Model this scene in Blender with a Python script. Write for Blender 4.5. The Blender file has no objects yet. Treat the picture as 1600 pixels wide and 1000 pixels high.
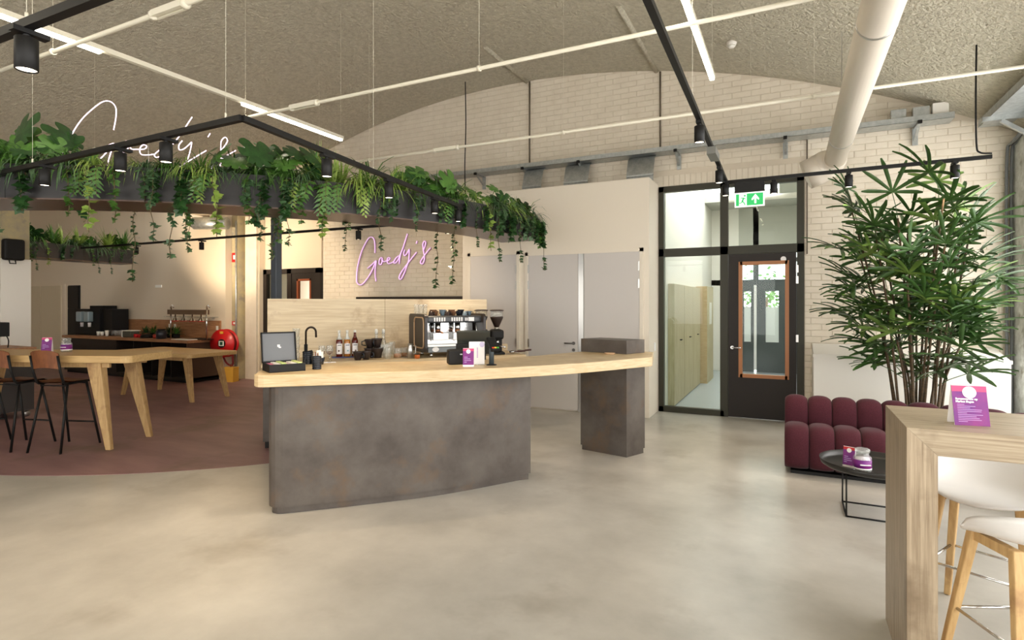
import bpy, bmesh, math, random
from math import sin, cos, pi, radians, sqrt, atan2
from mathutils import Vector, Matrix
random.seed(7)
S = bpy.context.scene
COL = S.collection
# ------------------------------------------------------------------ camera, world, light, exposure
cam = bpy.data.cameras.new('camera'); camo = bpy.data.objects.new('camera', cam); COL.objects.link(camo)
cam.sensor_width = 36; cam.lens = 36*885/1600; cam.shift_y = -25/1600; cam.clip_start = .05
camo.location = (0, 0, 1.62); camo.rotation_euler = (radians(90), 0, radians(26.2))
S.camera = camo
W = bpy.data.worlds.new('world'); S.world = W; W.use_nodes = True
W.node_tree.nodes['Background'].inputs[0].default_value = (1, .985, .955, 1)
W.node_tree.nodes['Background'].inputs[1].default_value = 8.0
S.view_settings.view_transform = 'Standard'; S.view_settings.look = 'None'
S.view_settings.gamma = 1; S.view_settings.use_curve_mapping = False
S.view_settings.exposure = -0.32
S.cycles.transparent_max_bounces = 32
SPOT_W = 46.0; STRIP_E = 30.0
# ------------------------------------------------------------------ materials
def lin(c):
    c = c/255
    return c/12.92 if c <= .04045 else ((c+.055)/1.055)**2.4
def rgb(r, g, b): return (lin(r), lin(g), lin(b), 1)
MATS = {}
def mat(name, c, rough=.6, metal=0, c2=None, scale=6, stretch=(1, 1, 1), detail=4, lo=.35, hi=.65, bump=0, bscale=60, bdist=.01, emit=None, es=1, c3=None, s3=3, spec=.5, trans=0, sheen=0, coat=0, bstretch=None):
    if name in MATS: return MATS[name]
    m = bpy.data.materials.new(name); m.use_nodes = True; MATS[name] = m
    nt = m.node_tree; N = nt.nodes; L = nt.links; p = N['Principled BSDF']
    p.inputs['Base Color'].default_value = rgb(*c); p.inputs['Roughness'].default_value = rough
    p.inputs['Metallic'].default_value = metal; p.inputs['Specular IOR Level'].default_value = spec
    if trans: p.inputs['Transmission Weight'].default_value = trans
    if sheen: p.inputs['Sheen Weight'].default_value = sheen; p.inputs['Sheen Roughness'].default_value = .4
    if coat: p.inputs['Coat Weight'].default_value = coat; p.inputs['Coat Roughness'].default_value = .2
    if emit: p.inputs['Emission Color'].default_value = rgb(*emit); p.inputs['Emission Strength'].default_value = es
    if c2 or bump:
        tc = N.new('ShaderNodeTexCoord')
        def noise(sc, st, dt=4):
            mp = N.new('ShaderNodeMapping'); mp.inputs['Scale'].default_value = st
            L.new(tc.outputs['Object'], mp.inputs[0])
            n = N.new('ShaderNodeTexNoise'); n.inputs['Scale'].default_value = sc; n.inputs['Detail'].default_value = dt
            n.inputs['Roughness'].default_value = .6
            L.new(mp.outputs[0], n.inputs['Vector']); return n
        if c2:
            n = noise(scale, stretch, detail); r = N.new('ShaderNodeValToRGB')
            r.color_ramp.elements[0].position = lo; r.color_ramp.elements[1].position = hi
            r.color_ramp.elements[0].color = rgb(*c); r.color_ramp.elements[1].color = rgb(*c2)
            L.new(n.outputs[0], r.inputs[0]); out = r.outputs[0]
            if c3:
                n3 = noise(s3, (1, 1, 1), 5); r3 = N.new('ShaderNodeValToRGB')
                r3.color_ramp.elements[0].position = .55; r3.color_ramp.elements[1].position = .72
                r3.color_ramp.elements[0].color = (0, 0, 0, 1)
                L.new(n3.outputs[0], r3.inputs[0])
                mx = N.new('ShaderNodeMix'); mx.data_type = 'RGBA'
                L.new(r3.outputs[0], mx.inputs[0]); L.new(out, mx.inputs[6]); mx.inputs[7].default_value = rgb(*c3)
                out = mx.outputs[2]
            L.new(out, p.inputs['Base Color'])
        if bump:
            nb = noise(bscale, bstretch or (1, 1, 1), 3); b = N.new('ShaderNodeBump')
            b.inputs['Strength'].default_value = bump; b.inputs['Distance'].default_value = bdist
            L.new(nb.outputs[0], b.inputs['Height']); L.new(b.outputs[0], p.inputs['Normal'])
    return m
def glassmat(name, tint=(255, 255, 255), refl=.06, rough=0.0, fk=.5, milk=0):
    if name in MATS: return MATS[name]
    m = bpy.data.materials.new(name); m.use_nodes = True; MATS[name] = m
    nt = m.node_tree; N = nt.nodes; L = nt.links; N.remove(N['Principled BSDF'])
    t = N.new('ShaderNodeBsdfTransparent'); t.inputs[0].default_value = rgb(*tint)
    g = N.new('ShaderNodeBsdfGlossy'); g.inputs['Roughness'].default_value = rough
    lw = N.new('ShaderNodeLayerWeight'); lw.inputs[0].default_value = .25
    ma = N.new('ShaderNodeMath'); ma.operation = 'MULTIPLY_ADD'; ma.inputs[1].default_value = fk; ma.inputs[2].default_value = refl
    mx = N.new('ShaderNodeMixShader')
    L.new(lw.outputs['Fresnel'], ma.inputs[0]); L.new(ma.outputs[0], mx.inputs[0]); L.new(t.outputs[0], mx.inputs[1]); L.new(g.outputs[0], mx.inputs[2])
    out = mx.outputs[0]
    if milk:  # white diffuse mixed in to stand in for pale highlights on glassware
        df = N.new('ShaderNodeBsdfDiffuse'); df.inputs[0].default_value = (.9, .9, .89, 1); m2 = N.new('ShaderNodeMixShader'); m2.inputs[0].default_value = milk
        L.new(out, m2.inputs[1]); L.new(df.outputs[0], m2.inputs[2]); out = m2.outputs[0]
    L.new(out, N['Material Output'].inputs[0]); return m
M_conc = mat('concrete_floor', (164, 159, 150), .3, c2=(194, 189, 180), scale=1.6, detail=11, lo=.3, hi=.7, c3=(156, 149, 138), s3=1.3, bump=.05, bscale=25, bdist=.004)
M_purp = mat('purple_floor', (128, 94, 97), .5, c2=(156, 120, 118), scale=2.2, detail=10, stretch=(.5, 1.6, 1), lo=.3, hi=.7, c3=(116, 92, 84), s3=1.2)
M_ceil = mat('sprayed_ceiling', (186, 179, 160), .95, c2=(206, 199, 180), scale=16, detail=5, bump=1.0, bscale=26, bdist=.04)
M_brick = mat('painted_brick', (222, 211, 193), .8, c2=(230, 220, 203), scale=5, bump=.25, bscale=70, bdist=.004)
M_mortar = mat('painted_mortar', (214, 202, 183), .9)
M_plas = mat('cream_plaster', (222, 208, 186), .85, bump=.08, bscale=30, bdist=.003)
M_white = mat('white_paint', (236, 232, 224), .7)
M_cream = mat('white_boxwork', (232, 222, 206), .75)
M_lav = mat('pale_grey_door', (206, 200, 195), .55)
M_frame = mat('olive_steel', (56, 54, 43), .5, spec=.35)
M_dark = mat('dark_door', (38, 31, 27), .5, spec=.3)
M_black = mat('black_metal', (16, 15, 15), .5, spec=.3)
M_blackm = mat('black_matte', (20, 19, 19), .6, spec=.35)
M_rod = mat('cream_rod', (228, 222, 204), .5)
M_duct = mat('white_duct', (226, 216, 202), .38)
M_galv = mat('galvanised', (168, 172, 172), .42, .75, c2=(190, 193, 192), scale=20)
M_chrome = mat('chrome', (215, 215, 215), .15, 1)
M_steel = mat('brushed_steel', (198, 196, 192), .3, .9)
M_oak = mat('pale_oak', (214, 192, 154), .42, c2=(194, 168, 128), scale=6, stretch=(1.2, 1.2, 14), detail=7, c3=(198, 166, 120), s3=2)
M_oakx = mat('pale_oak_panel', (232, 213, 180), .55, c2=(214, 191, 154), scale=3, stretch=(.8, .8, 14), detail=7, c3=(190, 162, 126), s3=3.2)
M_leg = mat('oak_leg', (206, 172, 120), .5, c2=(182, 146, 96), scale=6, stretch=(7, 7, .7), detail=6, c3=(150, 112, 72), s3=4)
M_tab = mat('oak_table_top', (214, 180, 124), .45, c2=(196, 160, 106), scale=5, stretch=(.8, 9, 9), detail=6)
M_gwood = mat('grey_oak', (178, 162, 137), .42, c2=(134, 116, 93), scale=6, stretch=(.5, 18, 18), detail=9, c3=(122, 104, 82), s3=3, lo=.35, hi=.68)
M_gwoodv = mat('grey_oak_upright', (176, 158, 133), .45, c2=(130, 112, 89), scale=6, stretch=(18, 18, .5), detail=9, c3=(122, 104, 82), s3=3, lo=.35, hi=.68)
M_rust = mat('dark_metal_panel', (104, 97, 91), .5, .2, c2=(74, 66, 61), scale=3.2, detail=12, lo=.3, hi=.7, c3=(106, 86, 68), s3=2.6, bump=.05, bscale=60, bdist=.002)
M_plant_box = mat('charcoal_panel', (42, 40, 41), .5, .1, c2=(34, 32, 33), scale=3, stretch=(1, 1, 6))
M_under = mat('planter_underside', (92, 72, 62), .32, .4)  # brown tone stands in for warm light reflected on the underside
M_soil = mat('soil', (45, 36, 30), .95)
M_brown = mat('brown_plywood', (142, 88, 54), .4, c2=(116, 68, 40), scale=5, stretch=(5, 5, 1.2), detail=5)
M_walnut = mat('kitchen_walnut', (176, 128, 90), .5, c2=(150, 104, 70), scale=4, stretch=(1, 8, 10), detail=5)
M_kdark = mat('kitchen_dark', (34, 25, 20), .6)
M_sofa = mat('aubergine_wool', (78, 36, 44), .95, c2=(60, 26, 34), scale=180, bump=.3, bscale=260, bdist=.002, sheen=.08, spec=.2)
M_shell = mat('white_shell', (238, 236, 234), .38)
M_purplec = mat('purple_print', (98, 26, 122), .5, c2=(136, 34, 122), scale=9)
M_pinkc = mat('pink_print', (200, 64, 116), .5)
M_paper = mat('white_paper', (246, 243, 242), .6)
M_ink = mat('lilac_ink', (190, 150, 205), .6)
M_glass = glassmat('window_glass', (244, 249, 247), .008, .0, .12)
M_vglass = glassmat('drinking_glass', (248, 250, 249), .05, .03, .4, .16)
M_red = mat('red_enamel', (190, 22, 26), .35)
M_redd = mat('dark_red_hose', (110, 14, 18), .5)
M_yel = mat('yellow_paint', (222, 168, 60), .6)
M_colm = mat('weathered_column', (166, 156, 132), .9, c2=(184, 170, 132), scale=6, detail=8, c3=(140, 136, 126), s3=5)
M_concw = mat('peeling_concrete', (205, 208, 204), .9, c2=(168, 170, 164), scale=9, detail=9, c3=(128, 124, 112), s3=7, bump=.5, bscale=20, bdist=.02)
M_green = mat('exit_green', (30, 168, 88), .5, emit=(40, 190, 100), es=.55)
M_exitw = mat('exit_white', (250, 250, 245), .5, emit=(255, 255, 250), es=.8)
M_neon = mat('neon_white', (255, 240, 255), .4, emit=(255, 226, 246), es=2.2)
M_neon2 = mat('neon_pink', (240, 200, 245), .4, emit=(240, 190, 250), es=1.1)
M_neonb = mat('neon_backing', (196, 160, 200), .4)
M_led = mat('led_strip', (255, 250, 240), .4, emit=(255, 244, 222), es=STRIP_E)
M_lens = mat('lamp_lens', (255, 250, 240), .4, emit=(255, 240, 214), es=9)
M_lf1 = mat('leaf_dark', (28, 58, 25), .4, c2=(44, 82, 36), scale=14)
M_lf2 = mat('leaf_mid', (56, 94, 34), .42, c2=(82, 124, 50), scale=12)
M_lf3 = mat('leaf_light', (128, 156, 66), .5, c2=(150, 172, 84), scale=12)
M_lf4 = mat('leaf_grey', (48, 80, 46), .45, c2=(88, 118, 80), scale=22)
M_cane = mat('palm_cane', (92, 70, 44), .7, c2=(64, 52, 32), scale=12, stretch=(1, 1, 6))
M_palm = mat('palm_leaf', (44, 72, 32), .38, c2=(66, 98, 46), scale=5)
M_palm2 = mat('palm_leaf_light', (84, 116, 50), .4, c2=(112, 138, 66), scale=5)
M_stem = mat('green_stem', (84, 104, 52), .6)
M_twig = mat('brown_twig', (96, 80, 48), .7)
M_post = mat('blue_grey_steel', (66, 72, 80), .45)
M_bone = mat('tan_trim', (206, 170, 132), .4)
M_coffee = mat('coffee_beans', (44, 28, 20), .5)
M_syr1 = mat('red_syrup', (96, 26, 16), .15); M_syr2 = mat('amber_syrup', (176, 110, 40), .15)
M_clear = mat('clear_bottle_neck', (222, 222, 214), .12, spec=.6)
M_pot = mat('black_glaze', (30, 36, 46), .25); M_copper = mat('copper', (196, 130, 92), .3, .8)
M_grey = mat('tea_box_lining', (112, 114, 118), .5)
M_cup = mat('white_cup', (240, 238, 230), .4)
M_orange = mat('orange_rim', (186, 124, 66), .5)
M_locker = mat('locker_oak', (204, 192, 158), .55, c2=(182, 168, 132), scale=4, stretch=(9, 9, .7), detail=5)
M_hfloor = mat('corridor_floor', (176, 184, 190), .25)
M_vinyl = mat('blue_vinyl', (70, 84, 140), .5)
# ------------------------------------------------------------------ mesh helpers
class MB:
    def __init__(s): s.v = []; s.f = []; s.sm = []
    def add(s, vs, fs, smooth=False):
        o = len(s.v); s.v += [tuple(v) for v in vs]
        for f in fs: s.f.append([o+i for i in f]); s.sm.append(smooth)
        return s
    def box(s, x0, y0, z0, x1, y1, z1, M=None):
        vs = [Vector((x, y, z)) for z in (z0, z1) for y in (y0, y1) for x in (x0, x1)]
        if M is not None: vs = [M @ v for v in vs]
        return s.add(vs, [(0, 2, 3, 1), (4, 5, 7, 6), (0, 1, 5, 4), (2, 6, 7, 3), (0, 4, 6, 2), (1, 3, 7, 5)])
    def prism(s, pts, z0, z1):
        n = len(pts)
        a = sum(pts[i][0]*pts[(i+1) % n][1]-pts[(i+1) % n][0]*pts[i][1] for i in range(n))
        if a < 0: pts = pts[::-1]
        vs = [(p[0], p[1], z0) for p in pts]+[(p[0], p[1], z1) for p in pts]
        return s.add(vs, [list(range(n))[::-1], list(range(n, 2*n))]+[(i, (i+1) % n, n+(i+1) % n, n+i) for i in range(n)])
    def tube(s, pts, r, n=8, cap=True, smooth=True):
        pts = [Vector(p) for p in pts]; k = len(pts); vs = []
        rr = r if isinstance(r, (list, tuple)) else [r]*k
        up = None
        for i, p in enumerate(pts):
            t = (pts[min(i+1, k-1)]-pts[max(i-1, 0)])
            if t.length < 1e-9: t = Vector((0, 0, 1))
            t.normalize()
            if up is None:
                up = Vector((0, 0, 1)) if abs(t.z) < .9 else Vector((1, 0, 0))
            a = t.cross(up)
            if a.length < 1e-6: a = t.cross(Vector((0, 1, 0)))
            a.normalize(); b = t.cross(a); b.normalize(); up = a.cross(t).normalized()
            for j in range(n):
                w = 2*pi*j/n; vs.append(p+a*(rr[i]*cos(w))+b*(rr[i]*sin(w)))
        fs = [(i*n+j, i*n+(j+1) % n, (i+1)*n+(j+1) % n, (i+1)*n+j) for i in range(k-1) for j in range(n)]
        o = len(s.v); s.add(vs, fs, smooth)
        if cap:
            s.f.append([o+j for j in range(n)][::-1]); s.sm.append(False)
            s.f.append([o+(k-1)*n+j for j in range(n)]); s.sm.append(False)
        return s
    def lathe(s, prof, c=(0, 0, 0), n=16, smooth=True, M=None, cap=True):
        vs = []; k = len(prof)
        for r, z in prof:
            for j in range(n):
                v = Vector((r*cos(2*pi*j/n), r*sin(2*pi*j/n), z))
                if M is not None: v = M @ v
                vs.append(v+Vector(c))
        fs = [(i*n+j, i*n+(j+1) % n, (i+1)*n+(j+1) % n, (i+1)*n+j) for i in range(k-1) for j in range(n)]
        o = len(s.v); s.add(vs, fs, smooth)
        if prof[0][0] > 1e-5: s.f.append([o+j for j in range(n)][::-1]); s.sm.append(False)
        if cap and prof[-1][0] > 1e-5: s.f.append([o+(k-1)*n+j for j in range(n)]); s.sm.append(False)
        return s
    def cyl(s, c, r, h, n=16): return s.lathe([(r, 0), (r, h)], c, n)
    def bar(s, a, b, w, h=None, n=4):
        """rectangular bar from a to b, width w (horizontal-ish) and height h"""
        a = Vector(a); b = Vector(b); h = h or w; t = (b-a).normalized()
        u = Vector((0, 0, 1)) if abs(t.z) < .95 else Vector((0, 1, 0))
        x = t.cross(u).normalized(); y = x.cross(t).normalized(); vs = []
        for p in (a, b):
            for i, j in ((-1, -1), (1, -1), (1, 1), (-1, 1)): vs.append(p+x*(w/2*i)+y*(h/2*j))
        return s.add(vs, [(3, 2, 1, 0), (4, 5, 6, 7), (0, 1, 5, 4), (1, 2, 6, 5), (2, 3, 7, 6), (3, 0, 4, 7)])
    def mesh(s, name, m):
        me = bpy.data.meshes.new(name); me.from_pydata(s.v, [], s.f); me.update()
        for p, q in zip(me.polygons, s.sm): p.use_smooth = q
        for mm in (m if isinstance(m, (list, tuple)) else [m]): me.materials.append(mm)
        return me
    def obj(s, name, m, parent=None, loc=(0, 0, 0), rz=0, bev=0, seg=2, fixn=True):
        me = s.mesh(name, m)
        if fixn:
            bm = bmesh.new(); bm.from_mesh(me); bmesh.ops.recalc_face_normals(bm, faces=bm.faces); bm.to_mesh(me); bm.free()
        o = bpy.data.objects.new(name, me); COL.objects.link(o)
        o.location = loc; o.rotation_euler = (0, 0, rz)
        if parent: o.parent = parent
        if bev:
            b = o.modifiers.new('bevel', 'BEVEL'); b.width = bev; b.segments = seg; b.limit_method = 'ANGLE'; b.angle_limit = radians(40)
        return o
def tag(o, label=None, cat=None, group=None, kind=None):
    if label: o['label'] = label
    if cat: o['category'] = cat
    if group: o['group'] = group
    if kind: o['kind'] = kind
    return o
def thing(name, label, cat, loc=(0, 0, 0), rz=0, group=None):
    o = bpy.data.objects.new(name, None); o.empty_display_size = .05; COL.objects.link(o)
    o.location = loc; o.rotation_euler = (0, 0, rz); return tag(o, label, cat, group)
def struct(name, mb, m, **k): return tag(mb.obj(name, m, **k), kind='structure')
def inst(name, me, parent, loc, rot=(0, 0, 0), sc=1):
    o = bpy.data.objects.new(name, me); COL.objects.link(o); o.parent = parent; o.location = loc; o.rotation_euler = rot
    o.scale = (sc, sc, sc) if not isinstance(sc, tuple) else sc; return o
def dup(root, loc, rz=None, label=None, group=None):
    def cp(o, par):
        c = o.copy(); COL.objects.link(c); c.parent = par
        for k in ('parent_inverse',): pass
        for ch in o.children: cp(ch, c)
        return c
    r = cp(root, None); r.location = loc
    if rz is not None: r.rotation_euler = (0, 0, rz)
    if label: r['label'] = label
    if group: r['group'] = group
    return r
def arc(c, r, a0, a1, n): return [(c[0]+r*cos(radians(a0+(a1-a0)*i/n)), c[1]+r*sin(radians(a0+(a1-a0)*i/n))) for i in range(n+1)]
def spline(pts, n=6):
    P = [Vector(p) for p in pts]; P = [2*P[0]-P[1]]+P+[2*P[-1]-P[-2]]; out = []
    for i in range(1, len(P)-2):
        for k in range(n):
            t = k/n; a, b, c, d = P[i-1:i+3]
            out.append(.5*((2*b)+(c-a)*t+(2*a-5*b+4*c-d)*t*t+(3*b-a-3*c+d)*t**3))
    return out+[P[-2]]
ORD = ['first', 'second', 'third', 'fourth', 'fifth', 'sixth', 'seventh', 'eighth', 'ninth', 'tenth', 'eleventh', 'twelfth', 'thirteenth', 'fourteenth', 'fifteenth', 'sixteenth', 'seventeenth', 'eighteenth', 'nineteenth', 'twentieth', 'twenty-first', 'twenty-second', 'twenty-third', 'twenty-fourth', 'twenty-fifth', 'twenty-sixth', 'twenty-seventh', 'twenty-eighth', 'twenty-ninth', 'thirtieth', 'thirty-first', 'thirty-second', 'thirty-third', 'thirty-fourth', 'thirty-fifth', 'thirty-sixth', 'thirty-seventh', 'thirty-eighth', 'thirty-ninth', 'fortieth']
# ------------------------------------------------------------------ room shell
VX, VR, VT = -4.3, 14.0, 5.38
def vault(x): return VT-VR+sqrt(VR*VR-(x-VX)**2)
XL, XR, YB, YR = -11.15, 2.45, 8.68, -5.0
struct('floor', MB().box(-21.5, -7, -.12, 3.2, 17, 0), M_conc)
RC = (-8.35, 7.0)
pd = [(-21.4, 2.37)]+arc(RC, 4.63, -90, 0, 48)+[(-3.72, 8.6), (-21.4, 8.6)]
struct('floor_purple', MB().prism(pd, .0, .003), M_purp)
mb = MB(); n = 72
xs = [XL+(XR+.25-XL)*i/n for i in range(n+1)]
for i in range(n):
    a, b = xs[i], xs[i+1]
    vs = [(a, YR, vault(a)), (b, YR, vault(b)), (b, YB+.3, vault(b)), (a, YB+.3, vault(a)), (a, YR, vault(a)+.15), (b, YR, vault(b)+.15), (b, YB+.3, vault(b)+.15), (a, YB+.3, vault(a)+.15)]
    mb.add(vs, [(0, 3, 2, 1), (4, 5, 6, 7)], True)
ceil = struct('ceiling', mb, M_ceil, fixn=False)
# raised cable ribs on the vault
for nm, x, y0 in (('trim_1', -4.0, 7.25), ('trim_2', -1.83, 6.6)):
    struct(nm, MB().tube([(x, y0, vault(x)-.005), (x, YB, vault(x)-.005)], .035, 8), M_ceil)
# second bay beyond the column line
struct('ceiling_annexe', MB().box(-21.5, -7, 4.7, XL, 8.6, 4.85), M_plas)
struct('wall_kitchen', MB().box(-21.5, 8.15, 0, -10.83, 8.4, 4.7), M_plas)
struct('wall_left', MB().box(-21.6, -7, 0, -21.4, 8.4, 4.7), M_plas)
struct('trim_3', MB().box(-11.4, YR, 3.52, -11.0, 8.7, 3.9), M_plas)
# back wall with arched top and an opening for the glazed front
OX0, OX1, OZ = -1.79, .165, 3.385
mb = MB(); x = -8.58
edges = sorted(set([-8.58, OX0, OX1, XR+.25]+[-8.58+.23*i for i in range(1, 48)]))
edges = [e for e in edges if e <= XR+.25]
for a, b in zip(edges, edges[1:]):
    z0 = OZ if (a >= OX0-1e-4 and b <= OX1+1e-4) else 0
    vs = [(a, YB+.006, z0), (b, YB+.006, z0), (b, YB+.26, z0), (a, YB+.26, z0), (a, YB+.006, vault(a)), (b, YB+.006, vault(b)), (b, YB+.26, vault(b)), (a, YB+.26, vault(a))]
    mb.add(vs, [(0, 3, 2, 1), (4, 5, 6, 7), (0, 1, 5, 4), (2, 3, 7, 6), (0, 4, 7, 3), (1, 2, 6, 5)])
wall = struct('wall_back', mb, M_mortar)
BL, BH, J = .25, .0845, .007
def brick_mb(mb, x0, z0, x1, z1):
    t0, t1 = min(z1, vault(x0)-.004), min(z1, vault(x1)-.004)
    if min(t0, t1) < z0+.01: return False
    d = .0+random.uniform(-.0015, .0015); c = .003
    vs = [(x0, YB+.006, z0), (x1, YB+.006, z0), (x1, YB+.006, t1), (x0, YB+.006, t0), (x0+c, YB+d, z0+c), (x1-c, YB+d, z0+c), (x1-c, YB+d, t1-c), (x0+c, YB+d, t0-c)]
    mb.add(vs, [(4, 5, 6, 7), (0, 1, 5, 4), (1, 2, 6, 5), (2, 3, 7, 6), (3, 0, 4, 7)]); return True
singles = []; rest = MB()
for row in range(64):
    z0 = row*BH; z1 = z0+BH-J; off = (row % 2)*BL/2
    k = -40
    while k < 15:
        x0 = k*BL+off; x1 = x0+BL-J; k += 1
        if x1 < -8.57 or x0 > XR: continue
        x0 = max(x0, -8.57); x1 = min(x1, XR)
        if x1-x0 < .02: continue
        solz = OZ+.17
        if z0 < solz-.001 and x1 > OX0-.01 and x0 < OX1+.01:
            segs = [(x0, min(x1, OX0-.005)), (max(x0, OX1+.005), x1)] if z0 < OZ+.16 else []
        else: segs = [(x0, x1)]
        for a, b in segs:
            if b-a < .03: continue
            if -4.86 < (a+b)/2 < -1.83 and z1 < 3.35: continue     # behind the cupboard box
            if .3 < a and z1 < .95: continue
            if z0 > vault((a+b)/2): continue
            if a > .16 and z0 > 1.0: singles.append((a, z0, b, z1))
            else: brick_mb(rest, a, z0, b, z1)
# soldier course over the glazed front
x = OX0-.01
while x < OX1:
    brick_mb(rest, x, OZ+.003, x+.07, OZ+.165); x += .079
singles.sort(key=lambda s: (s[2]-s[0])*-1*(1 if s[1] < 3.9 else .5))
for q in singles[300:]: brick_mb(rest, *q)
for q in singles[:300]:
    b = MB()
    if brick_mb(b, *q): o = b.obj('brick', M_brick, wall, fixn=False)
o = rest.obj('brickwork', M_brick, wall, fixn=False); o['kind'] = 'stuff'
# wall piece with the storeroom door, left of the brick wall
FX0, FX1, FZ, FY = -10.22, -8.582, 2.36, 8.62
struct('wall_storeroom', MB().box(-10.95, 8.5, 0, FX0, 8.9, 4.4).box(FX0, 8.64, FZ, -8.58, 8.9, 4.7), M_plas)
struct('wall_stub', MB().box(-10.58, 8.44, 0, -10.24, 8.5, 3.5), M_brick)
# right wall: sill, header and concrete piers between the windows
struct('wall_right', MB().box(XR+.05, YR, 0, XR+.3, 8.3, .5).box(XR+.05, YR, 3.35, XR+.3, 8.7, 3.75), M_white)
for i, y in enumerate((8.28, 5.4, 2.5, -.4, -3.3)):
    struct('trim_%d' % (4+i), MB().box(XR-.08, y, 0, XR+.32, y+.42, 3.6), M_concw, bev=.01)
struct('wall_rear', MB().box(-21.5, YR-.2, 0, -9.0, YR, 5.5).box(-9.0, YR-.2, 0, XR+.3, YR, .5).box(-9.0, YR-.2, 3.3, XR+.3, YR, 5.5), M_white)
for i in range(5):
    struct('trim_%d' % (10+i), MB().box(-8.0+i*2.5, YR-.2, .5, -7.1+i*2.5, YR, 3.3), M_white)
# columns on the column line
c = thing('column', 'square column, white below and weathered yellow above, at the left edge', 'column', (-11.55, 4.7, 0))
MB().box(-.26, -.2, 0, .26, .2, 2.35).obj('painted_base', M_white, c)
MB().box(-.24, -.18, 2.35, .26, .18, 3.52).obj('shaft', M_colm, c)
c = thing('column', 'narrow weathered column behind the red hose reel', 'column', (-10.73, 8.40, 0))
MB().box(-.09, -.1, 0, .09, .09, 3.52).obj('shaft', M_colm, c)
MB().tube([(.065, -.12, 0), (.065, -.12, 3.4)], .018).obj('pipe', M_galv, c)
# ------------------------------------------------------------------ glazed front: side light, door, top lights
g = tag(bpy.data.objects.new('window_1', None), kind='structure'); COL.objects.link(g); g.location = (0, YB-.02, 0)
DX = -.86
mb = MB()
for a in ((OX0, 0, OX0+.075, OZ), (DX-.055, 0, DX+.055, OZ), (OX1-.09, 0, OX1, OZ), (OX0, OZ-.085, OX1, OZ), (OX0, 2.33, OX1, 2.45), (OX0, 0, DX, .085)):
    MB().box(a[0], 0, a[1], a[2], .09, a[3]).obj('frame_bar', M_frame, g, bev=.004)
for a in ((OX0+.07, .08, DX-.05, 2.34), (OX0+.07, 2.44, DX-.05, OZ-.08), (DX+.05, 2.44, OX1-.08, OZ-.08)):
    MB().box(a[0], .04, a[1], a[2], .05, a[3]).obj('pane', M_glass, g)
d = tag(bpy.data.objects.new('door_1', None), kind='structure'); COL.objects.link(d); d.location = (0, YB-.03, 0)
x0, x1 = DX+.06, OX1-.095; gx0, gx1, gz0, gz1 = -.645, -.04, .6, 2.2
mb = MB().box(x0, 0, .01, gx0, .05, 2.325).box(gx1, 0, .01, x1, .05, 2.325).box(gx0, 0, .01, gx1, .05, gz0).box(gx0, 0, gz1, gx1, .05, 2.325)
mb.obj('leaf', M_dark, d)
M_trimw = mat('orange_wood_trim', (170, 108, 58), .4)
for a in ((gx0-.02, gz0-.02, gx0+.03, gz1+.02), (gx1-.03, gz0-.02, gx1+.02, gz1+.02), (gx0, gz0-.02, gx1, gz0+.03), (gx0, gz1-.03, gx1, gz1+.02)):
    MB().box(a[0], -.012, a[1], a[2], .06, a[3]).obj('glazing_bead', M_trimw, d)
MB().box(gx0, .02, gz0, gx1, .03, gz1).obj('pane', M_glass, d)
MB().tube([(x0+.05, 0, 1.0), (x0+.05, -.05, 1.0), (x0+.17, -.05, 1.0)], .01).lathe([(.024, 0), (.024, .012)], (x0+.05, 0, 1.0), 12, M=Matrix.Rotation(pi/2, 3, 'X')).obj('handle', M_chrome, d)
MB().lathe([(.036, 0), (.036, .01)], (x1-.16, 0, 2.24), 16, M=Matrix.Rotation(pi/2, 3, 'X')).obj('white_disc', M_paper, d)
for z in (2.05, 1.1, 1.9): MB().box(x1-.005, -.015, z, x1+.025, .0, z+.1).obj('hinge', M_steel, d)
# corridor behind
struct('wall_corridor', MB().box(-1.95, YB+.27, 0, -1.745, 16, 4.2), M_white)
struct('wall_hall', MB().box(.55, YB+.27, 0, .75, 16, 4.2), M_white)
struct('floor_corridor', MB().box(-1.95, YB+.05, 0, .75, 16, .006), M_hfloor)
struct('ceiling_corridor', MB().box(-1.95, 13.4, 3.9, .75, 16, 4.1).box(-.2, YB+.27, 3.9, .75, 13.4, 4.1), mat('corridor_ceiling', (186, 186, 176), .9))
struct('trim_20', MB().tube([(-1.2, 11.5, 3.6), (.5, 11.5, 3.6)], .05), M_white)
# corridor lockers
for i in range(3):
    y = 9.12+i*.95
    t = thing('locker', 'pale wood corridor cupboard, %s from the glass front' % ('nearest', 'second', 'third')[i], 'cupboard', (-1.74, y, 0), group='cupboards in the corridor')
    for k in range(8):
        MB().box(.0, k*.117, .02, .1, k*.117+.111, 1.94).obj('plank', M_locker, t)
    MB().box(.1, .5, 1.02, .125, .6, 1.035).obj('handle', M_black, t)
t = thing('locker', 'projecting pale wood corridor cabinet with a square white hatch', 'cupboard', (-1.74, 12.05, 0), group=None)
MB().box(0, 0, 0, .22, 1.0, 1.98).obj('body', M_locker, t); MB().box(.215, .3, 1.2, .235, .62, 1.65).obj('hatch', M_white, t)
MB().box(0, -.004, 0, .22, 0, 1.98).obj('side', M_oak, t)
sg = thing('corridor_sign', 'small blue sign on the white corridor wall', 'sign', (-1.735, 13.5, 1.5)); MB().box(0, 0, 0, .015, .25, .2).obj('plate', mat('slate_blue', (96, 104, 130), .5), sg)
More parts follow.
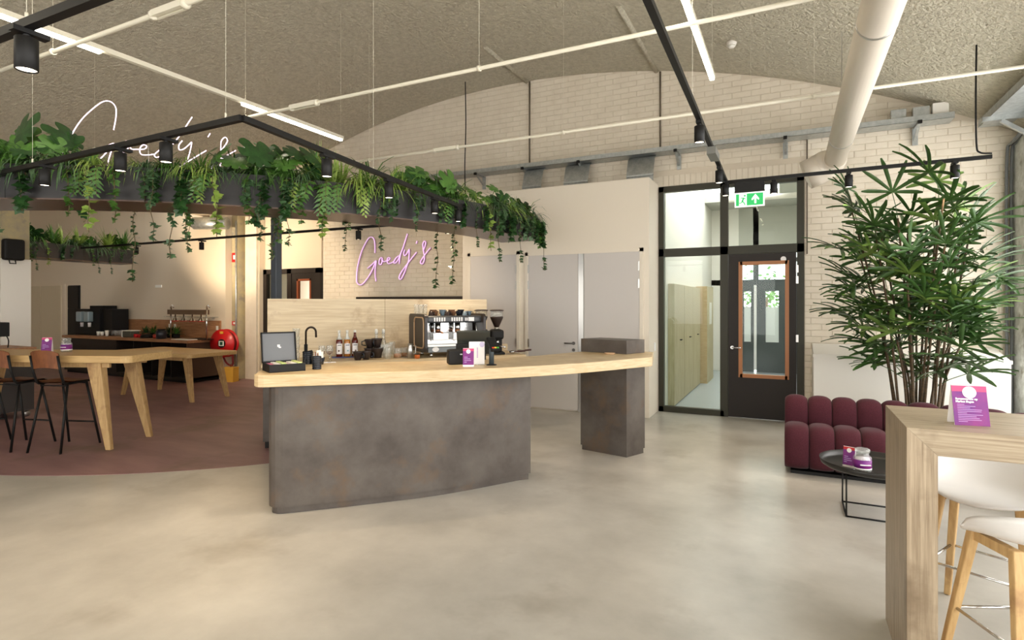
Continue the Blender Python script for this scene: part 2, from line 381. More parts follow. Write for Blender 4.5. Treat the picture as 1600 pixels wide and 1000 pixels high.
# far glazed doors of the corridor, daylight beyond
g2 = tag(bpy.data.objects.new('window_2', None), kind='structure'); COL.objects.link(g2); g2.location = (0, 14.6, 0)
M_fr2 = mat('slate_frame', (70, 78, 80), .45)
for a in ((-1.12, 0, -1.0, 2.07), (-.85, 0, -.785, 2.07), (-.725, 0, -.53, 2.07), (-.25, 0, .0, 2.07), (-1.0, 0, -.85, .72), (-.53, 0, -.25, .72), (-1.0, 1.92, -.85, 2.07), (-.53, 1.92, -.25, 2.07), (.0, 0, .55, 2.07), (-1.74, 2.07, .55, 2.2), (-.8, 2.2, -.68, 3.9), (.3, 2.2, .42, 3.9)):
    MB().box(a[0], 0, a[1], a[2], .08, a[3]).obj('frame_bar', M_fr2, g2)
MB().box(-1.74, .0, 0, -1.12, .08, 3.9).obj('side_wall', M_white, g2); MB().box(-1.12, 0, 3.0, .55, .08, 3.9).obj('upper_wall', mat('corridor_ceiling', (0, 0, 0)), g2); MB().bar((-1.12, .04, 2.62), (.55, .04, 2.66), .06, .1).obj('rail', M_fr2, g2)
MB().box(-.785, -.01, .06, -.725, .07, 2.07).obj('mullion', M_paper, g2)
for a in ((-1.0, .72, -.85, 1.55), (-.53, .72, -.25, 1.55)): MB().box(a[0], .03, a[1], a[2], .05, a[3]).obj('frosted_pane', mat('frosted_film', (236, 242, 240), .6), g2)
MB().box(-1.12, .03, 2.2, .55, .05, 3.0).obj('pane', M_glass, g2)
struct('ground_outside', MB().box(-9, 16, -.1, 9, 40, 0), mat('paving', (190, 188, 180), .9))
lf = MB()
for i in range(900):
    p = Vector((random.gauss(-1, 2.0), 26+random.gauss(0, .7), 1.9+random.gauss(0, .5)))
    a = random.uniform(0, 6.28); e = Vector((cos(a), sin(a)*.5, random.uniform(-.5, .5)))*.1; f = Vector((-sin(a), 0, cos(a)))*.08
    lf.add([p-e, p-f, p+e, p+f], [(0, 1, 2, 3)])
t = thing('tree', 'green tree seen through the corridor doors', 'tree', (0, 0, 0)); lf.obj('foliage', M_lf2, t)['kind'] = 'stuff'
MB().tube([(-1, 26, 0), (-1, 26, 1.9)], .15).obj('trunk', M_cane, t)
# ------------------------------------------------------------------ cupboard box with plant room doors
bx = tag(bpy.data.objects.new('wall_box', None), kind='structure'); COL.objects.link(bx)
BX0, BX1, BY, BZ = -4.88, -1.8, 8.06, 3.42
MB().box(BX0, BY, 0, BX1, YB, BZ).obj('casing', M_cream, bx, bev=.004)
def boxdoor(n, x0, x1, hinge, handle, z1=2.37):
    o = tag(bpy.data.objects.new('door_%d' % n, None), kind='structure'); COL.objects.link(o); o.location = (0, BY, 0)
    MB().box(x0, -.02, .02, x1, 0.0, z1).obj('leaf', M_lav, o, bev=.003)
    for z in (2.1, 1.85, .95):
        if hinge: MB().box(hinge-.012, -.035, z, hinge+.012, -.018, z+.13).obj('hinge', M_steel, o)
    if handle:
        MB().tube([(handle, -.02, 1.03), (handle, -.07, 1.03), (handle-.13, -.07, 1.03)], .011).lathe([(.026, 0), (.026, .01)], (handle, -.02, 1.03), 14, M=Matrix.Rotation(pi/2, 3, 'X')).obj('handle', mat('dull_steel', (120, 116, 112), .35, .8), o)
        MB().lathe([(.024, 0), (.024, .01)], (handle, -.02, .93), 14, M=Matrix.Rotation(pi/2, 3, 'X')).obj('lock', mat('dull_steel', (0, 0, 0)), o)
    return o
def xw(px, Y):
    u = (px-800)/885; A = radians(26.2); dx = -sin(A)+cos(A)*u; dy = cos(A)+sin(A)*u; return dx/dy*Y
D1 = (xw(736, BY), xw(808, BY)); D2 = (xw(826, BY), xw(904, BY)); D3 = (xw(913, BY), xw(1000, BY))
boxdoor(2, D1[0], D1[1], D1[1]-.01, None, 2.4); boxdoor(3, D2[0], D2[1], D2[0]+.01, D2[1]-.07); boxdoor(4, D3[0], D3[1], D3[1]-.01, None)
for i, (a, b, z) in enumerate(((D1[0]-.05, D1[0], 2.45), (D1[1], D1[1]+.05, 2.45), (D2[0]-.05, D2[0], 2.42), (D3[1], D3[1]+.05, 2.42), (D2[1]+.005, D3[0]-.005, 2.37))):
    struct('trim_%d' % (21+i), MB().box(a, BY-.028, 0, b, BY, z), M_cream if i < 4 else M_steel)
struct('trim_26', MB().box(D1[0]-.05, BY-.028, 2.4, D1[1]+.05, BY, 2.45).box(D2[0]-.05, BY-.028, 2.37, D3[1]+.05, BY, 2.42), M_cream)
# storeroom glazed door
g3 = tag(bpy.data.objects.new('window_3', None), kind='structure'); COL.objects.link(g3); g3.location = (0, FY, 0)
mx = -9.45
for a in ((FX0, 0, FX0+.1, FZ), (mx-.06, 0, mx+.06, FZ), (FX1-.12, 0, FX1, FZ), (FX0, FZ-.1, FX1, FZ), (FX0, 0, FX1, .1)):
    MB().box(a[0], -.02, a[1], a[2], .07, a[3]).obj('frame_bar', M_dark, g3)
MB().box(FX0+.1, .02, .1, mx-.06, .03, FZ-.1).obj('pane', M_glass, g3)
MB().box(mx+.06, 0, .1, -9.22, .05, FZ-.1).box(-8.86, 0, .1, FX1-.12, .05, FZ-.1).box(-9.22, 0, .1, -8.86, .05, .6).box(-9.22, 0, 2.12, -8.86, .05, FZ-.1).obj('door_leaf', M_dark, g3)
for a in ((-9.24, .58, -9.2, 2.14), (-8.88, .58, -8.84, 2.14), (-9.24, 2.1, -8.84, 2.14)):
    MB().box(a[0], -.01, a[1], a[2], .055, a[3]).obj('glazing_bead', mat('red_wood', (140, 74, 44), .4), g3)
struct('wall_store', MB().box(-10.3, 10.6, 0, -8.2, 10.7, 3).box(-10.9, 8.9, 0, -10.8, 10.6, 3).box(-8.3, 8.95, 0, -8.2, 10.6, 3).box(-10.9, 8.9, 2.9, -8.2, 10.7, 3), M_plas)
for i, (x, c_) in enumerate(((-10.05, M_cup), (-9.75, M_cup))):
    t = thing('storage_box', 'white storage box with square label behind the storeroom door, %s' % ('left one', 'right one')[i], 'box', (x, 10.0, 1.5))
    MB().box(0, 0, 0, .24, .3, .38).obj('carton', M_cup, t); MB().box(.04, -.004, .08, .2, 0, .2).obj('label', mat('olive_label', (128, 124, 84), .6), t)
    MB().box(.09, -.004, .29, .15, 0, .33).obj('finger_hole', M_blackm, t)
t = thing('store_shelf', 'shelf board inside the storeroom', 'shelf', (-10.7, 9.95, 0)); MB().box(0, 0, 1.46, 2.3, .4, 1.498).obj('board', M_white, t)
for x in (.05, 2.2): MB().box(x, .02, 0, x+.05, .38, 1.46).obj('upright', M_white, t)
# ------------------------------------------------------------------ tie rods, strip lights, tracks, duct, trays
RZ = 3.6
for i, (y, bx0, nm) in enumerate(((2.40, -3.75, 'nearest'), (4.15, -4.35, 'middle'), (6.12, -3.95, 'farthest'))):
    t = thing('tie_rod', 'cream steel tie rod spanning the vault, %s of the three' % nm, 'tie rod', (0, y, RZ), group='tie rods')
    r = .017
    MB().tube([(XL, 0, 0), (XR, 0, 0)], r).obj('rod', M_rod, t)
    b = MB()
    for s in (-1, 1): b.box(bx0-.16, s*.022-.008, -.022, bx0+.16, s*.022+.008, .022)
    for e in (-.17, .17): b.lathe([(.02, -.02), (.034, -.012), (.034, .012), (.02, .02)], (bx0+e, 0, 0), 10, M=Matrix.Rotation(pi/2, 3, 'Y'))
    b.obj('turnbuckle', M_rod, t)
    for hx in (-8.0, -5.2, -2.35, .2):
        MB().tube([(hx, 0, 0), (hx, 0, vault(hx)-RZ)], .0016, 5).lathe([(.026, -.012), (.026, .012)], (hx, 0, 0), 8, M=Matrix.Rotation(pi/2, 3, 'Y')).obj('hanger', M_rod, t)
def strip(name_label, x, y0, y1, lit):
    z = RZ+.075
    t = thing('strip_light', name_label, 'light', (x, 0, z), group='white linear strip lights')
    MB().box(-.022, y0, 0, .022, y1, .04).obj('rail', M_rod, t)
    for a, b in lit: MB().box(-.018, a, -.022, .018, b, 0).obj('led_strip', M_led, t)
    y = y1-.03
    while y > y0:
        MB().tube([(0, y, .04), (0, y, vault(x)-z)], .0013, 5).obj('suspension_wire', M_rod, t); y -= 1.6
strip('long white strip light over the planter at the left', -5.03, -3, 5.42, ((-1.6, 1.05), (1.72, 2.65), (3.98, 5.40), (-2.9, -1.9)))
strip('white strip light beside the black track at the right', -.64, -3, 5.45, ((3.84, 5.42), (-1.6, 1.2), (1.5, 2.6)))
TZ = 2.70; TZ2 = 3.0
def track(label, pts, wires, TZ=2.70):
    t = thing('lighting_track', label, 'track', (0, 0, TZ), group='black lighting tracks')
    for a, b in zip(pts, pts[1:]):
        MB().bar((a[0], a[1], 0), (b[0], b[1], 0), .036, .034).obj('rail', M_black, t)
    for x, y in wires:
        top = vault(x) if x > XL else 4.7
        MB().tube([(x, y, .017), (x, y, top-TZ)], .0012, 5).lathe([(.006, .017), (.006, .05)], (x, y, 0), 6).obj('suspension_wire', M_rod, t)
    return t
track('black lighting track running to the glass door and along the wall', [(-.50, -2), (-.655, 6.84), (1.69, 6.74)], [(-.55, 1.0), (-.6, 4.0), (-.4, 6.83)], TZ2)
track('black lighting track bent around the front of the planter', [(-5.95, 2.33), (-2.86, 2.26), (-3.29, 5.38)], [(-5.3, 2.31), (-3.0, 2.26), (-3.1, 3.7)])
track('short black lighting track in the top left corner', [(-5.2, 1.10), (-1.2, 1.16)], [(-2.66, 1.14), (-4.5, 1.11)])
track('black lighting track in front of the kitchen', [(-12.3, 6.15), (-4.5, 6.22)], [(-10.3, 6.17), (-8.2, 6.19), (-6.2, 6.2)])
# junction box on the right track and power cable of its end
o = MB().box(-.655, 5.15, TZ2-.08, -.58, 5.45, TZ2-.018).obj('driver_box', mat('grey_plastic', (104, 104, 98), .5), None); tag(o, 'grey driver box under the black track', 'box')
cb = spline([(1.69, 6.74, 3.03), (1.60, 6.74, 3.05), (1.575, 6.74, 3.14), (1.57, 6.74, 3.6), (1.575, 6.74, vault(1.575)-.02)], 6)
o = MB().tube(cb, .008, 6).obj('power_cable', M_black, None); tag(o, 'black power cable dropping to the end of the right track', 'cable')
cb = spline([(-4.9, 8.2, 3.2), (-4.92, 8.2, 3.9), (-4.9, 8.2, 4.6), (-4.91, 8.2, vault(-4.9)-.01)], 6)
o = MB().tube(cb, .009, 6).obj('power_cable', M_black, None); tag(o, 'thin black cable hanging in front of the brick arch', 'cable')
# exit sign
t = thing('exit_sign', 'green emergency exit sign with running figure and arrow above the door', 'sign', (xw(1171, 6.78), 6.80, 2.70), radians(-1.5))
# hung from the track; local x to the right
MB().box(-.165, -.03, .17, .165, .03, .29).obj('housing', M_black, t)
MB().box(-.165, -.012, 0, .165, .012, .17).obj('panel', M_exitw, t)
y = -.014
MB().box(-.15, y, .014, -.115, y+.003, .156).box(-.03, y, .014, .15, y+.003, .156).obj('green_field', M_green, t)
def flat(pts, yy, w=.004):
    m = MB(); n = len(pts); m.add([(p[0], yy, p[1]) for p in pts]+[(p[0], yy+w, p[1]) for p in pts], [list(range(n)), list(range(n, 2*n))[::-1]]+[(i, n+i, n+(i+1) % n, (i+1) % n) for i in range(n)]); return m
flat([(.055, .035), (.075, .035), (.075, .1), (.095, .075), (.105, .075), (.105, .09), (.065, .145), (.025, .09), (.025, .075), (.035, .075), (.055, .1)], y-.003).obj('arrow', M_exitw, t)
rm = MB(); k = y-.002
for a, b, w in (((-.065, .1), (-.078, .07), .018), ((-.078, .07), (-.058, .045), .013), ((-.058, .045), (-.048, .018), .012), ((-.078, .072), (-.088, .05), .013), ((-.088, .05), (-.112, .046), .011), ((-.066, .105), (-.04, .095), .01), ((-.066, .105), (-.095, .11), .01), ((-.095, .11), (-.1, .09), .009)):
    rm.bar((a[0], k, a[1]), (b[0], k, b[1]), .004, w)
rm.lathe([(.0, -.002), (.012, -.002), (.012, .002)], (-.052, k, .132), 10, M=Matrix.Rotation(pi/2, 3, 'X'))
rm.obj('running_figure', M_green, t); t.scale = (.93,)*3
def spot_proto():
    t = thing('spotlight', 'black cylinder track spotlight', 'spotlight', (0, 0, TZ), group='black cylinder spotlights')
    MB().box(-.02, -.05, -.035, .02, .07, -.016).cyl((0, 0, -.05), .012, .03, 8).obj('adapter', M_black, t)
    MB().lathe([(.0, -.05), (.036, -.05), (.038, -.053), (.038, -.172), (.034, -.174), (.034, -.160), (0, -.160)], n=20).obj('housing', M_black, t)
    MB().lathe([(0, -.168), (.0335, -.168), (.0335, -.163)], n=16).obj('lens', M_lens, t)
    return t
sp0 = spot_proto(); used = [False]
def spot(x, y, label, w=SPOT_W, aim=(0, 0, -1), sc=1, col=(1, .80, .56), ang=70, TZ=2.70):
    if not used[0]: o = sp0; used[0] = True; o.location = (x, y, TZ); o['label'] = label
    else: o = dup(sp0, (x, y, TZ), None, label)
    o.scale = (sc,)*3
    l = bpy.data.lights.new('spot_lamp', 'SPOT'); l.energy = w; l.color = col; l.spot_size = radians(ang); l.spot_blend = .6; l.shadow_soft_size = .03
    lo = bpy.data.objects.new('spot_lamp', l); COL.objects.link(lo); av = Vector(aim).normalized(); lo.location = (x+av.x*.1, y+av.y*.1, TZ-.18*sc)
    lo.rotation_euler = Vector(aim).to_track_quat('-Z', 'Y').to_euler(); return o
def onY(px, Y): return xw(px, Y)
def tpt(px, z, py):
    u = (px-800)/885; A = radians(26.2); t = (z-1.62)*885/(475-py); return ((-sin(A)+cos(A)*u)*t, (cos(A)+sin(A)*u)*t)
spot(-2.66, 1.14, 'nearest black spotlight in the top left corner', SPOT_W*1.8, sc=1.0)
for px, lb in ((67, 'leftmost black spotlight above the leaves of the planter'), (191, 'black spotlight in front of the first letter of the upper neon sign'), (265, 'black spotlight in front of the last letters of the upper neon sign')):
    x = onY(px, 2.3); spot(x, 2.33+(x+5.95)/(3.09)*-.07, lb, SPOT_W*1.6)
for s, lb in ((.25, 'black spotlight right of the corner of the bent track'), (.42+.1, 'second black spotlight from the corner along the bent track'), (.80, 'third black spotlight from the corner along the bent track'), (.985, 'last black spotlight on the bent track beside the planter end')):
    spot(-2.86-.43*s, 2.26+3.12*s, lb, SPOT_W*1.3)
for y, lb in ((4.42, 'black spotlight beside the bright strip light'), (5.98, 'black spotlight below the grey driver box'), (6.72, 'black spotlight at the corner of the right track')):
    spot(-.50-.0175*(y+2), y, lb, SPOT_W*.8, TZ=TZ2)
for px, lb in ((1209, 'black spotlight right of the exit sign'), (1326, 'black spotlight beside the mouth of the white duct'), (1490, 'black spotlight above the palm')):
    spot(onY(px, 6.8), 6.84-.0426*(onY(px, 6.8)+.655), lb, SPOT_W*.8, TZ=TZ2)
for px, lb, aim in ((213, 'small black spotlight left in front of the kitchen wall', (-.05, 1, .42)), (315, 'small black spotlight right in front of the kitchen wall', (-.2, 1, -.3)), (560, 'black spotlight above the first letter of the lower neon sign', (-.1, 1, -.35)), (700, 'black spotlight behind the planter over the coffee machine', (.2, .0, -1))):
    spot(onY(px, 6.2), 6.2, lb, SPOT_W*(6 if px < 400 else 1.6), aim, ang=100)
# white round duct with elbow
t = thing('air_duct', 'white round air duct running under the vault with an elbow at the wall', 'duct', (0, 0, 0))
DXc, DZ, DR = .49, 3.40, .118
pts = [(DXc, -4, DZ), (DXc, 7.95, DZ)]
MB().tube(pts, DR, 28).obj('straight_pipe', M_duct, t)
el = [(DXc-.2+.2*cos(radians(a)), 7.95+.2*sin(radians(a)), DZ-.09*(a/90)**2) for a in range(0, 91, 9)]+[(DXc-.32, 8.15, DZ-.14)]
MB().tube(el, [DR*1.06+.06*min(1, i/6) for i in range(len(el))], 28).obj('elbow', M_duct, t)
for y in (1.0, 4.2, 7.0):
    MB().tube([(DXc, y, DZ), (DXc, y, vault(DXc))], .003, 5).lathe([(DR+.003, -.015), (DR+.003, .015)], (DXc, y, DZ), 28, M=Matrix.Rotation(pi/2, 3, 'X')).obj('clamp', M_steel, t)
# cable tray along the back wall
t = thing('cable_tray', 'galvanised cable tray on brackets along the brick wall', 'cable tray', (0, 8.36, 3.84))
TX0, TX1 = -5.9, 1.75
MB().box(TX0, 0, 0, TX1, .26, .004).obj('base', M_galv, t); MB().box(TX0, 0, 0, TX1, .003, .07).obj('front_flange', M_galv, t); MB().box(TX0, .257, 0, TX1, .26, .07).obj('rear_flange', M_galv, t)
for px in (745, 818, 905, 1056, 1227, 1436):
    x = onY(px, 8.4)
    b = MB(); b.bar((x, -.02, -.012), (x, .3, -.012), .035, .02); b.bar((x, .03, -.02), (x, .30, -.17), .03, .012); b.box(x-.03, .285, -.22, x+.03, .305, 0); b.obj('bracket', M_galv, t); MB().box(x-.022, -.03, -.03, x+.022, .0, .01).obj('cap', M_black, t)
for i, (x, w) in enumerate(((-3.75, .42), (-3.0, .5), (-2.0, .5))):
    t = thing('metal_chute', 'silver cable chute between tray and cupboard box, %s' % ('left', 'middle', 'right')[i], 'chute', (x, 8.33, BZ), group='silver cable chutes')
    pr = [(.0, .0), (.02, .16), (.1, .36), (.2, .416), (.3, .418)]
    m = MB(); k = len(pr); m.add([(-w/2*.8, p[0], p[1]) for p in pr]+[(w/2*.8, p[0], p[1]) for p in pr], [(i_, i_+1, k+i_+1, k+i_) for i_ in range(k-1)], True)
    m.obj('curved_sheet', M_galv, t); MB().box(-w/2*.8, -.006, .02, w/2*.8, .004, .05).box(-w/2*.8, -.004, .09, w/2*.8, .008, .11).obj('ribs', M_galv, t)
for i, (px, w, h) in enumerate(((1402, .16, .1), (1437, .17, .1), (1467, .16, .12))):
    x = onY(px, 8.5); o = MB().box(x-w/2, 8.4, 3.91, x+w/2, 8.5, 3.93+h).obj('junction_box', M_galv if i < 2 else M_white, None, bev=.004)
    tag(o, ('grey junction box left on the cable tray', 'dark grey junction box in the middle on the cable tray', 'white junction box on the cable tray near the right wall')[i], 'junction box')
# galvanised channel and struts at the right wall
t = thing('wall_channel', 'galvanised channel on a strut along the right wall under the vault', 'channel', (0, 0, 0))
MB().box(2.0, 3.0, 3.72, 2.02, 8.5, 3.80).box(2.0, 3.0, 3.715, 2.3, 8.5, 3.725).obj('tray', M_galv, t)
for y in (8.05, 6.1, 4.2): MB().bar((1.93, y, 3.69), (2.5, y, 3.69), .045, .05).obj('strut', M_galv, t); MB().bar((2.1, y, 3.66), (2.48, y, 3.36), .04, .04).obj('brace', M_galv, t)
for i, x in enumerate((2.30, 2.345)):
    o = MB().tube(spline([(x, 8.62, 0), (x, 8.62, 1.8), (x, 8.62, 3.3), (x+.03, 8.5, 3.52), (x+.05, 7.6, 3.6), (x+.05, 5, 3.6)], 6), .017, 8).obj('conduit', mat('grey_conduit', (112, 114, 116), .45), None)
    tag(o, ('grey conduit climbing the right wall corner, left one', 'grey conduit climbing the right wall corner, right one')[i], 'conduit')
for px, z1, lb in ((828, 3.9, 'dark seam conduit left on the brick arch'), (1032, 3.9, 'dark seam conduit near the top of the brick arch'), (1261, 2.3, 'thin conduit beside the glass door')):
    x = onY(px, YB); o = MB().tube([(x, YB-.015, z1), (x, YB-.015, (vault(x)-.02) if px < 1200 else 3.85)], .013 if px < 1200 else .009, 6).obj('conduit', mat('brown_conduit', (104, 92, 76), .6), None); tag(o, lb, 'conduit')
t = thing('smoke_detector', 'white smoke detector on the sprayed ceiling', 'detector', (-.664, 7.57, vault(-.664)), 0)
MB().lathe([(0, -.075), (.03, -.075), (.045, -.06), (.045, -.05)], n=16).lathe([(0, -.045), (.055, -.045), (.06, -.02), (.06, 0)], n=16).obj('body', M_white, t)
# ------------------------------------------------------------------ ring planter
PZ, PH = 2.5, .30
def planter(label, a0, a1, nseg):
    t = thing('planter', label, 'planter', (RC[0], RC[1], PZ))
    ro, ri = 5.22, 4.66
    for k in range(nseg):
        b0 = a0+(a1-a0)*k/nseg; b1 = a0+(a1-a0)*(k+1)/nseg; g = .03
        for r, nm in ((ro, 'outer_panel'), (ri, 'inner_panel')):
            th = .018
            MB().prism(arc((0, 0), r, b0+g, b1-g, 10)+arc((0, 0), r-th, b1-g, b0+g, 10), .012, PH).obj(nm, M_plant_box, t)
    n = int(abs(a1-a0)/2)
    MB().prism(arc((0, 0), ro+.006, a0, a1, n)+arc((0, 0), ri-.024, a1, a0, n), 0, .012).obj('base', M_under, t)
    MB().prism(arc((0, 0), ro-.02, a0, a1, n)+arc((0, 0), ri, a1, a0, n), .2, .23).obj('soil', M_soil, t)
    for a in (a0, a1):
        c, s_ = cos(radians(a)), sin(radians(a)); MB().bar((c*(ri-.018), s_*(ri-.018), PH/2), (c*ro, s_*ro, PH/2), .014, PH).obj('end_panel', M_plant_box, t)
    k = a0
    return t
planter('long curved charcoal planter hanging over the bar full of plants', -88, 2.5, 7)
planter('curved charcoal planter at the far left in front of the kitchen', -186, -150, 3)
t = thing('steel_post', 'blue-grey square steel post behind the bar back panel', 'post', (-6.19, 5.42, 0))
MB().box(-.05, -.05, 0, .05, .05, 2.95).obj('shaft', M_post, t, bev=.006); MB().box(-.1, -.1, 0, .1, .1, .012).obj('foot_plate', M_post, t)
MB().bar((0, 0, 2.9), (1.2, -.9, 2.9), .06).obj('arm', M_post, t)
# ---- leaf meshes
def monstera(sz, seed):
    r = random.Random(seed); out = []; n = 44
    for i in range(n):
        a = -pi/2+2*pi*(i+.5)/n                    # -90 deg = stalk notch
        rad = .5*(1-.28*sin(a))*(1-.55*math.exp(-((abs(a+pi/2) if a < pi/2 else abs(a-3*pi/2))/.22)**2))
        rad *= 1.0+.18*max(0, -sin(a))
        k = i % 6
        if k == 0 and 4 < i < n-4: rad *= .62
        elif k in (1, 5) and 4 < i < n-4: rad *= .97
        out.append((rad*cos(a)*1.02, rad*sin(a)+.0))
    # tip: stretch towards the -y (down) is stalk; flip so that the tip is +y
    m = MB(); vs = []
    for lv, f in ((0, 0), (1, .5), (2, 1)):
        for x, y in out:
            X, Y = x*f, y*f
            vs.append((X*sz, Y*sz, (-.28*(X*X)-.22*(Y-.05)**2+.05*abs(X))*sz))
    m.add([vs[0]]+vs[n:], [(0, 1+i, 1+(i+1) % n) for i in range(n)]+[(1+i, 1+n+i, 1+n+(i+1) % n, 1+(i+1) % n) for i in range(n)], True)
    return m
MON = [monstera(.27, 1), monstera(.22, 2), monstera(.31, 3)]
MONM = [m.mesh('monstera_leaf', mm) for m, mm in ((MON[0], M_lf1), (MON[1], M_lf2), (MON[2], M_lf1), (MON[0], M_lf2), (MON[1], M_lf3))]
def blade(m, base, d, L, w, droop, seg=4, rng=random):
    d = Vector(d).normalized(); side = d.cross(Vector((0, 0, 1)))
    side = side.normalized() if side.length > .05 else Vector((1, 0, 0))
    p = Vector(base); vs = []; v = d.copy()
    for i in range(seg+1):
        f = i/seg; ww = w*(.55+.9*f-1.45*f*f)*1.2 if f < 1 else .0006
        vs += [p-side*ww/2, p+side*ww/2]
        p = p+v*(L/seg); v = (v+Vector((0, 0, -droop/seg))).normalized()
    o = len(m.v); m.add(vs, [(2*i, 2*i+1, 2*i+3, 2*i+2) for i in range(seg)], True)
def tuft(n, L, w, el0, el1, droop, seed):
    r = random.Random(seed); m = MB()
    for i in range(n):
        a = r.uniform(0, 2*pi); e = radians(r.uniform(el0, el1)); l = L*r.uniform(.65, 1.1)
        blade(m, (cos(a)*.02, sin(a)*.02, 0), (cos(a)*cos(e), sin(a)*cos(e), sin(e)), l, w*r.uniform(.7, 1.2), droop*r.uniform(.6, 1.3))
    return m
TUFTS = [tuft(95, .52, .015, 10, 80, 3.2, 11).mesh('spider_leaves', M_lf2), tuft(85, .48, .016, 5, 75, 3.2, 12).mesh('spider_leaves', M_lf3), tuft(46, .42, .03, 20, 85, 1.3, 13).mesh('strap_leaves', M_lf2), tuft(70, .44, .018, 0, 70, 3.0, 15).mesh('spider_leaves', M_lf4), tuft(44, .42, .022, 30, 85, .8, 14).mesh('strap_leaves', M_lf3)]
def ivyleaf(m, p, d, s, r):
    d = Vector(d).normalized(); n = Vector((r.gauss(0, .5), r.gauss(0, .5), 1)).normalized(); x = d.cross(n).normalized(); 
    pts = [(0, 0), (.35, .1), (.5, .45), (.25, .55), (0, 1), (-.25, .55), (-.5, .45), (-.35, .1)]
    m.add([p+x*(a*s)+d*(b*s)+n*(-.15*s*abs(a)) for a, b in pts], [tuple(range(8))], True)
def vine(L, n, sz, seed, out):
    """vine starting at 0, going outwards (+x) over the edge then hanging down"""
    r = random.Random(seed); p = Vector((0, 0, .02)); pts = [p.copy()]; v = Vector((1, r.uniform(-.4, .4), .25)).normalized()
    tot = 0; st = .035
    while tot < L:
        v = (v+Vector((0, 0, -.5 if p.x > out*.6 else -.1))+Vector((r.gauss(0, .12), r.gauss(0, .16), 0))).normalized()
        if p.x > out: v.x *= .3
        if p.x < out and p.z < -.02: v.z = max(v.z, .0); v.x = abs(v.x)+.3; v.normalize()
        p = p+v*st; tot += st; pts.append(p.copy())
    lv = MB()
    for k in range(n):
        q = pts[int(r.uniform(.12, 1)*(len(pts)-1))]; a = r.uniform(0, 6.28)
        ivyleaf(lv, q, (cos(a)*.8+.25, sin(a)*.8, r.uniform(-1.1, .2)), sz*r.uniform(.6, 1.15), r)
    return MB().tube(pts, .0035, 4, False), lv
VINES = []
for L, n, sz, sd, mm in ((.55, 40, .07, 1, M_lf4), (.75, 48, .066, 2, M_lf2), (.95, 50, .06, 3, M_lf4), (.62, 64, .072, 4, M_lf1), (.8, 30, .08, 5, M_lf3), (1.1, 44, .055, 6, M_lf1)):
    a, b = vine(L, n, sz, sd, .24); VINES.append((a.mesh('vine_stem', M_twig), b.mesh('vine_leaves', mm)))
def fern(seed):
    r = random.Random(seed); m = MB(); st = MB()
    for k in range(3):
        p = Vector((0, 0, .02)); v = Vector((1, r.uniform(-1.1, 1.1), .3)).normalized(); pts = []; curl = r.uniform(-.05, .05)
        Lk = r.uniform(.38, .7); N_k = int(Lk/.024)
        for i in range(N_k):
            v = (v+Vector((0, r.gauss(curl, .07), -.15))).normalized()
            if p.x > .25: v.x *= .6
            if p.x < .23 and p.z < -.0: v.z = max(v.z, 0); v.x = abs(v.x)+.2
            p = p+v*.024; pts.append(p.copy()); f = i/N_k
            if f > .45:
                s_ = Vector((.25, 1 if i % 2 else -1, r.uniform(-.2, .2))); ln = (.075*sin(pi*min(1, (f-.38)/.66))+.012)*r.uniform(.75, 1.15)
                d = (s_+v*.55).normalized(); e = v.normalized()*.012
                m.add([p-e, p+d*ln*.55-e*1.3, p+d*ln+Vector((0, 0, -.2*ln)), p+d*ln*.55+e*1.1, p+e], [(0, 1, 2, 3, 4)], True)
        st.tube(pts, .003, 4, False)
    return st, m
FERNS = []
for sd, mm in ((1, M_lf3), (2, M_lf2), (3, M_lf3), (4, M_lf2)):
    a, b = fern(sd); FERNS.append((a.mesh('fern_stem', M_twig), b.mesh('fern_fronds', mm)))
petiole = MB().tube([(0, 0, 0), (.02, 0, .16), (.07, 0, .3)], [.006, .005, .004], 6).mesh('leaf_stalk', M_stem)
R_ = random.Random(21)
def ringpos(a, r): return (RC[0]+r*cos(radians(a)), RC[1]+r*sin(radians(a)))
cnt = {}
def plbl(kind, where):
    k = (kind, where); cnt[k] = cnt.get(k, 0)+1; return '%s %s, %s from its right end' % (kind, where, ORD[cnt[k]-1])
def put_monstera(a, where, r=4.98, n=5, sc=1.0):
    x, y = ringpos(a, r)
    t = thing('monstera', plbl('broad-leaved split-leaf plant', where), 'plant', (x, y, PZ+.22), radians(a), 'split-leaf plants')
    for k in range(n):
        b = R_.uniform(-2.2, 2.2) if k else R_.uniform(-.4, .4); h = R_.uniform(.12, .34)*sc; q = R_.uniform(.06, .2)
        p = (q*cos(b), q*sin(b)*1.4, h)
        st = MB().tube([(0, 0, 0), (p[0]*.5, p[1]*.5, h*.75), p], [.006, .005, .004], 5).obj('leaf_stalk', M_stem, t)
        tilt = R_.uniform(.7, 1.45)
        o = inst('leaf', R_.choice(MONM[:4] if R_.random() < .9 else MONM), t, p, (0, 0, 0), sc*R_.uniform(.7, 1.05))
        # leaf normal turned outwards, tip hanging
        o.rotation_euler = (Matrix.Rotation(b*.6, 3, 'Z') @ Matrix.Rotation(tilt, 3, 'Y') @ Matrix.Rotation(-pi/2+R_.uniform(-.5, .5), 3, 'Z')).to_euler()
def put_two(kind, name, cat, meshes, a, where, r, dz=0, sc=1, dr=None, mats=('stems', 'leaves')):
    x, y = ringpos(a, r)
    t = thing(name, plbl(kind, where), 'plant', (x, y, PZ+.27+dz), radians(a)+R_.uniform(-.35, .35) if dr is None else dr, kind+'s')
    for me, nm in zip(meshes, mats):
        o = inst(nm, me, t, (0, 0, 0), (0, 0, 0), sc)
        if nm == 'leaves' or nm == 'blades' or nm == 'fronds': o['kind'] = 'stuff'
    return t
WH = 'in the long planter'
WL = 'in the left half of the long planter'
WK = 'in the kitchen planter'
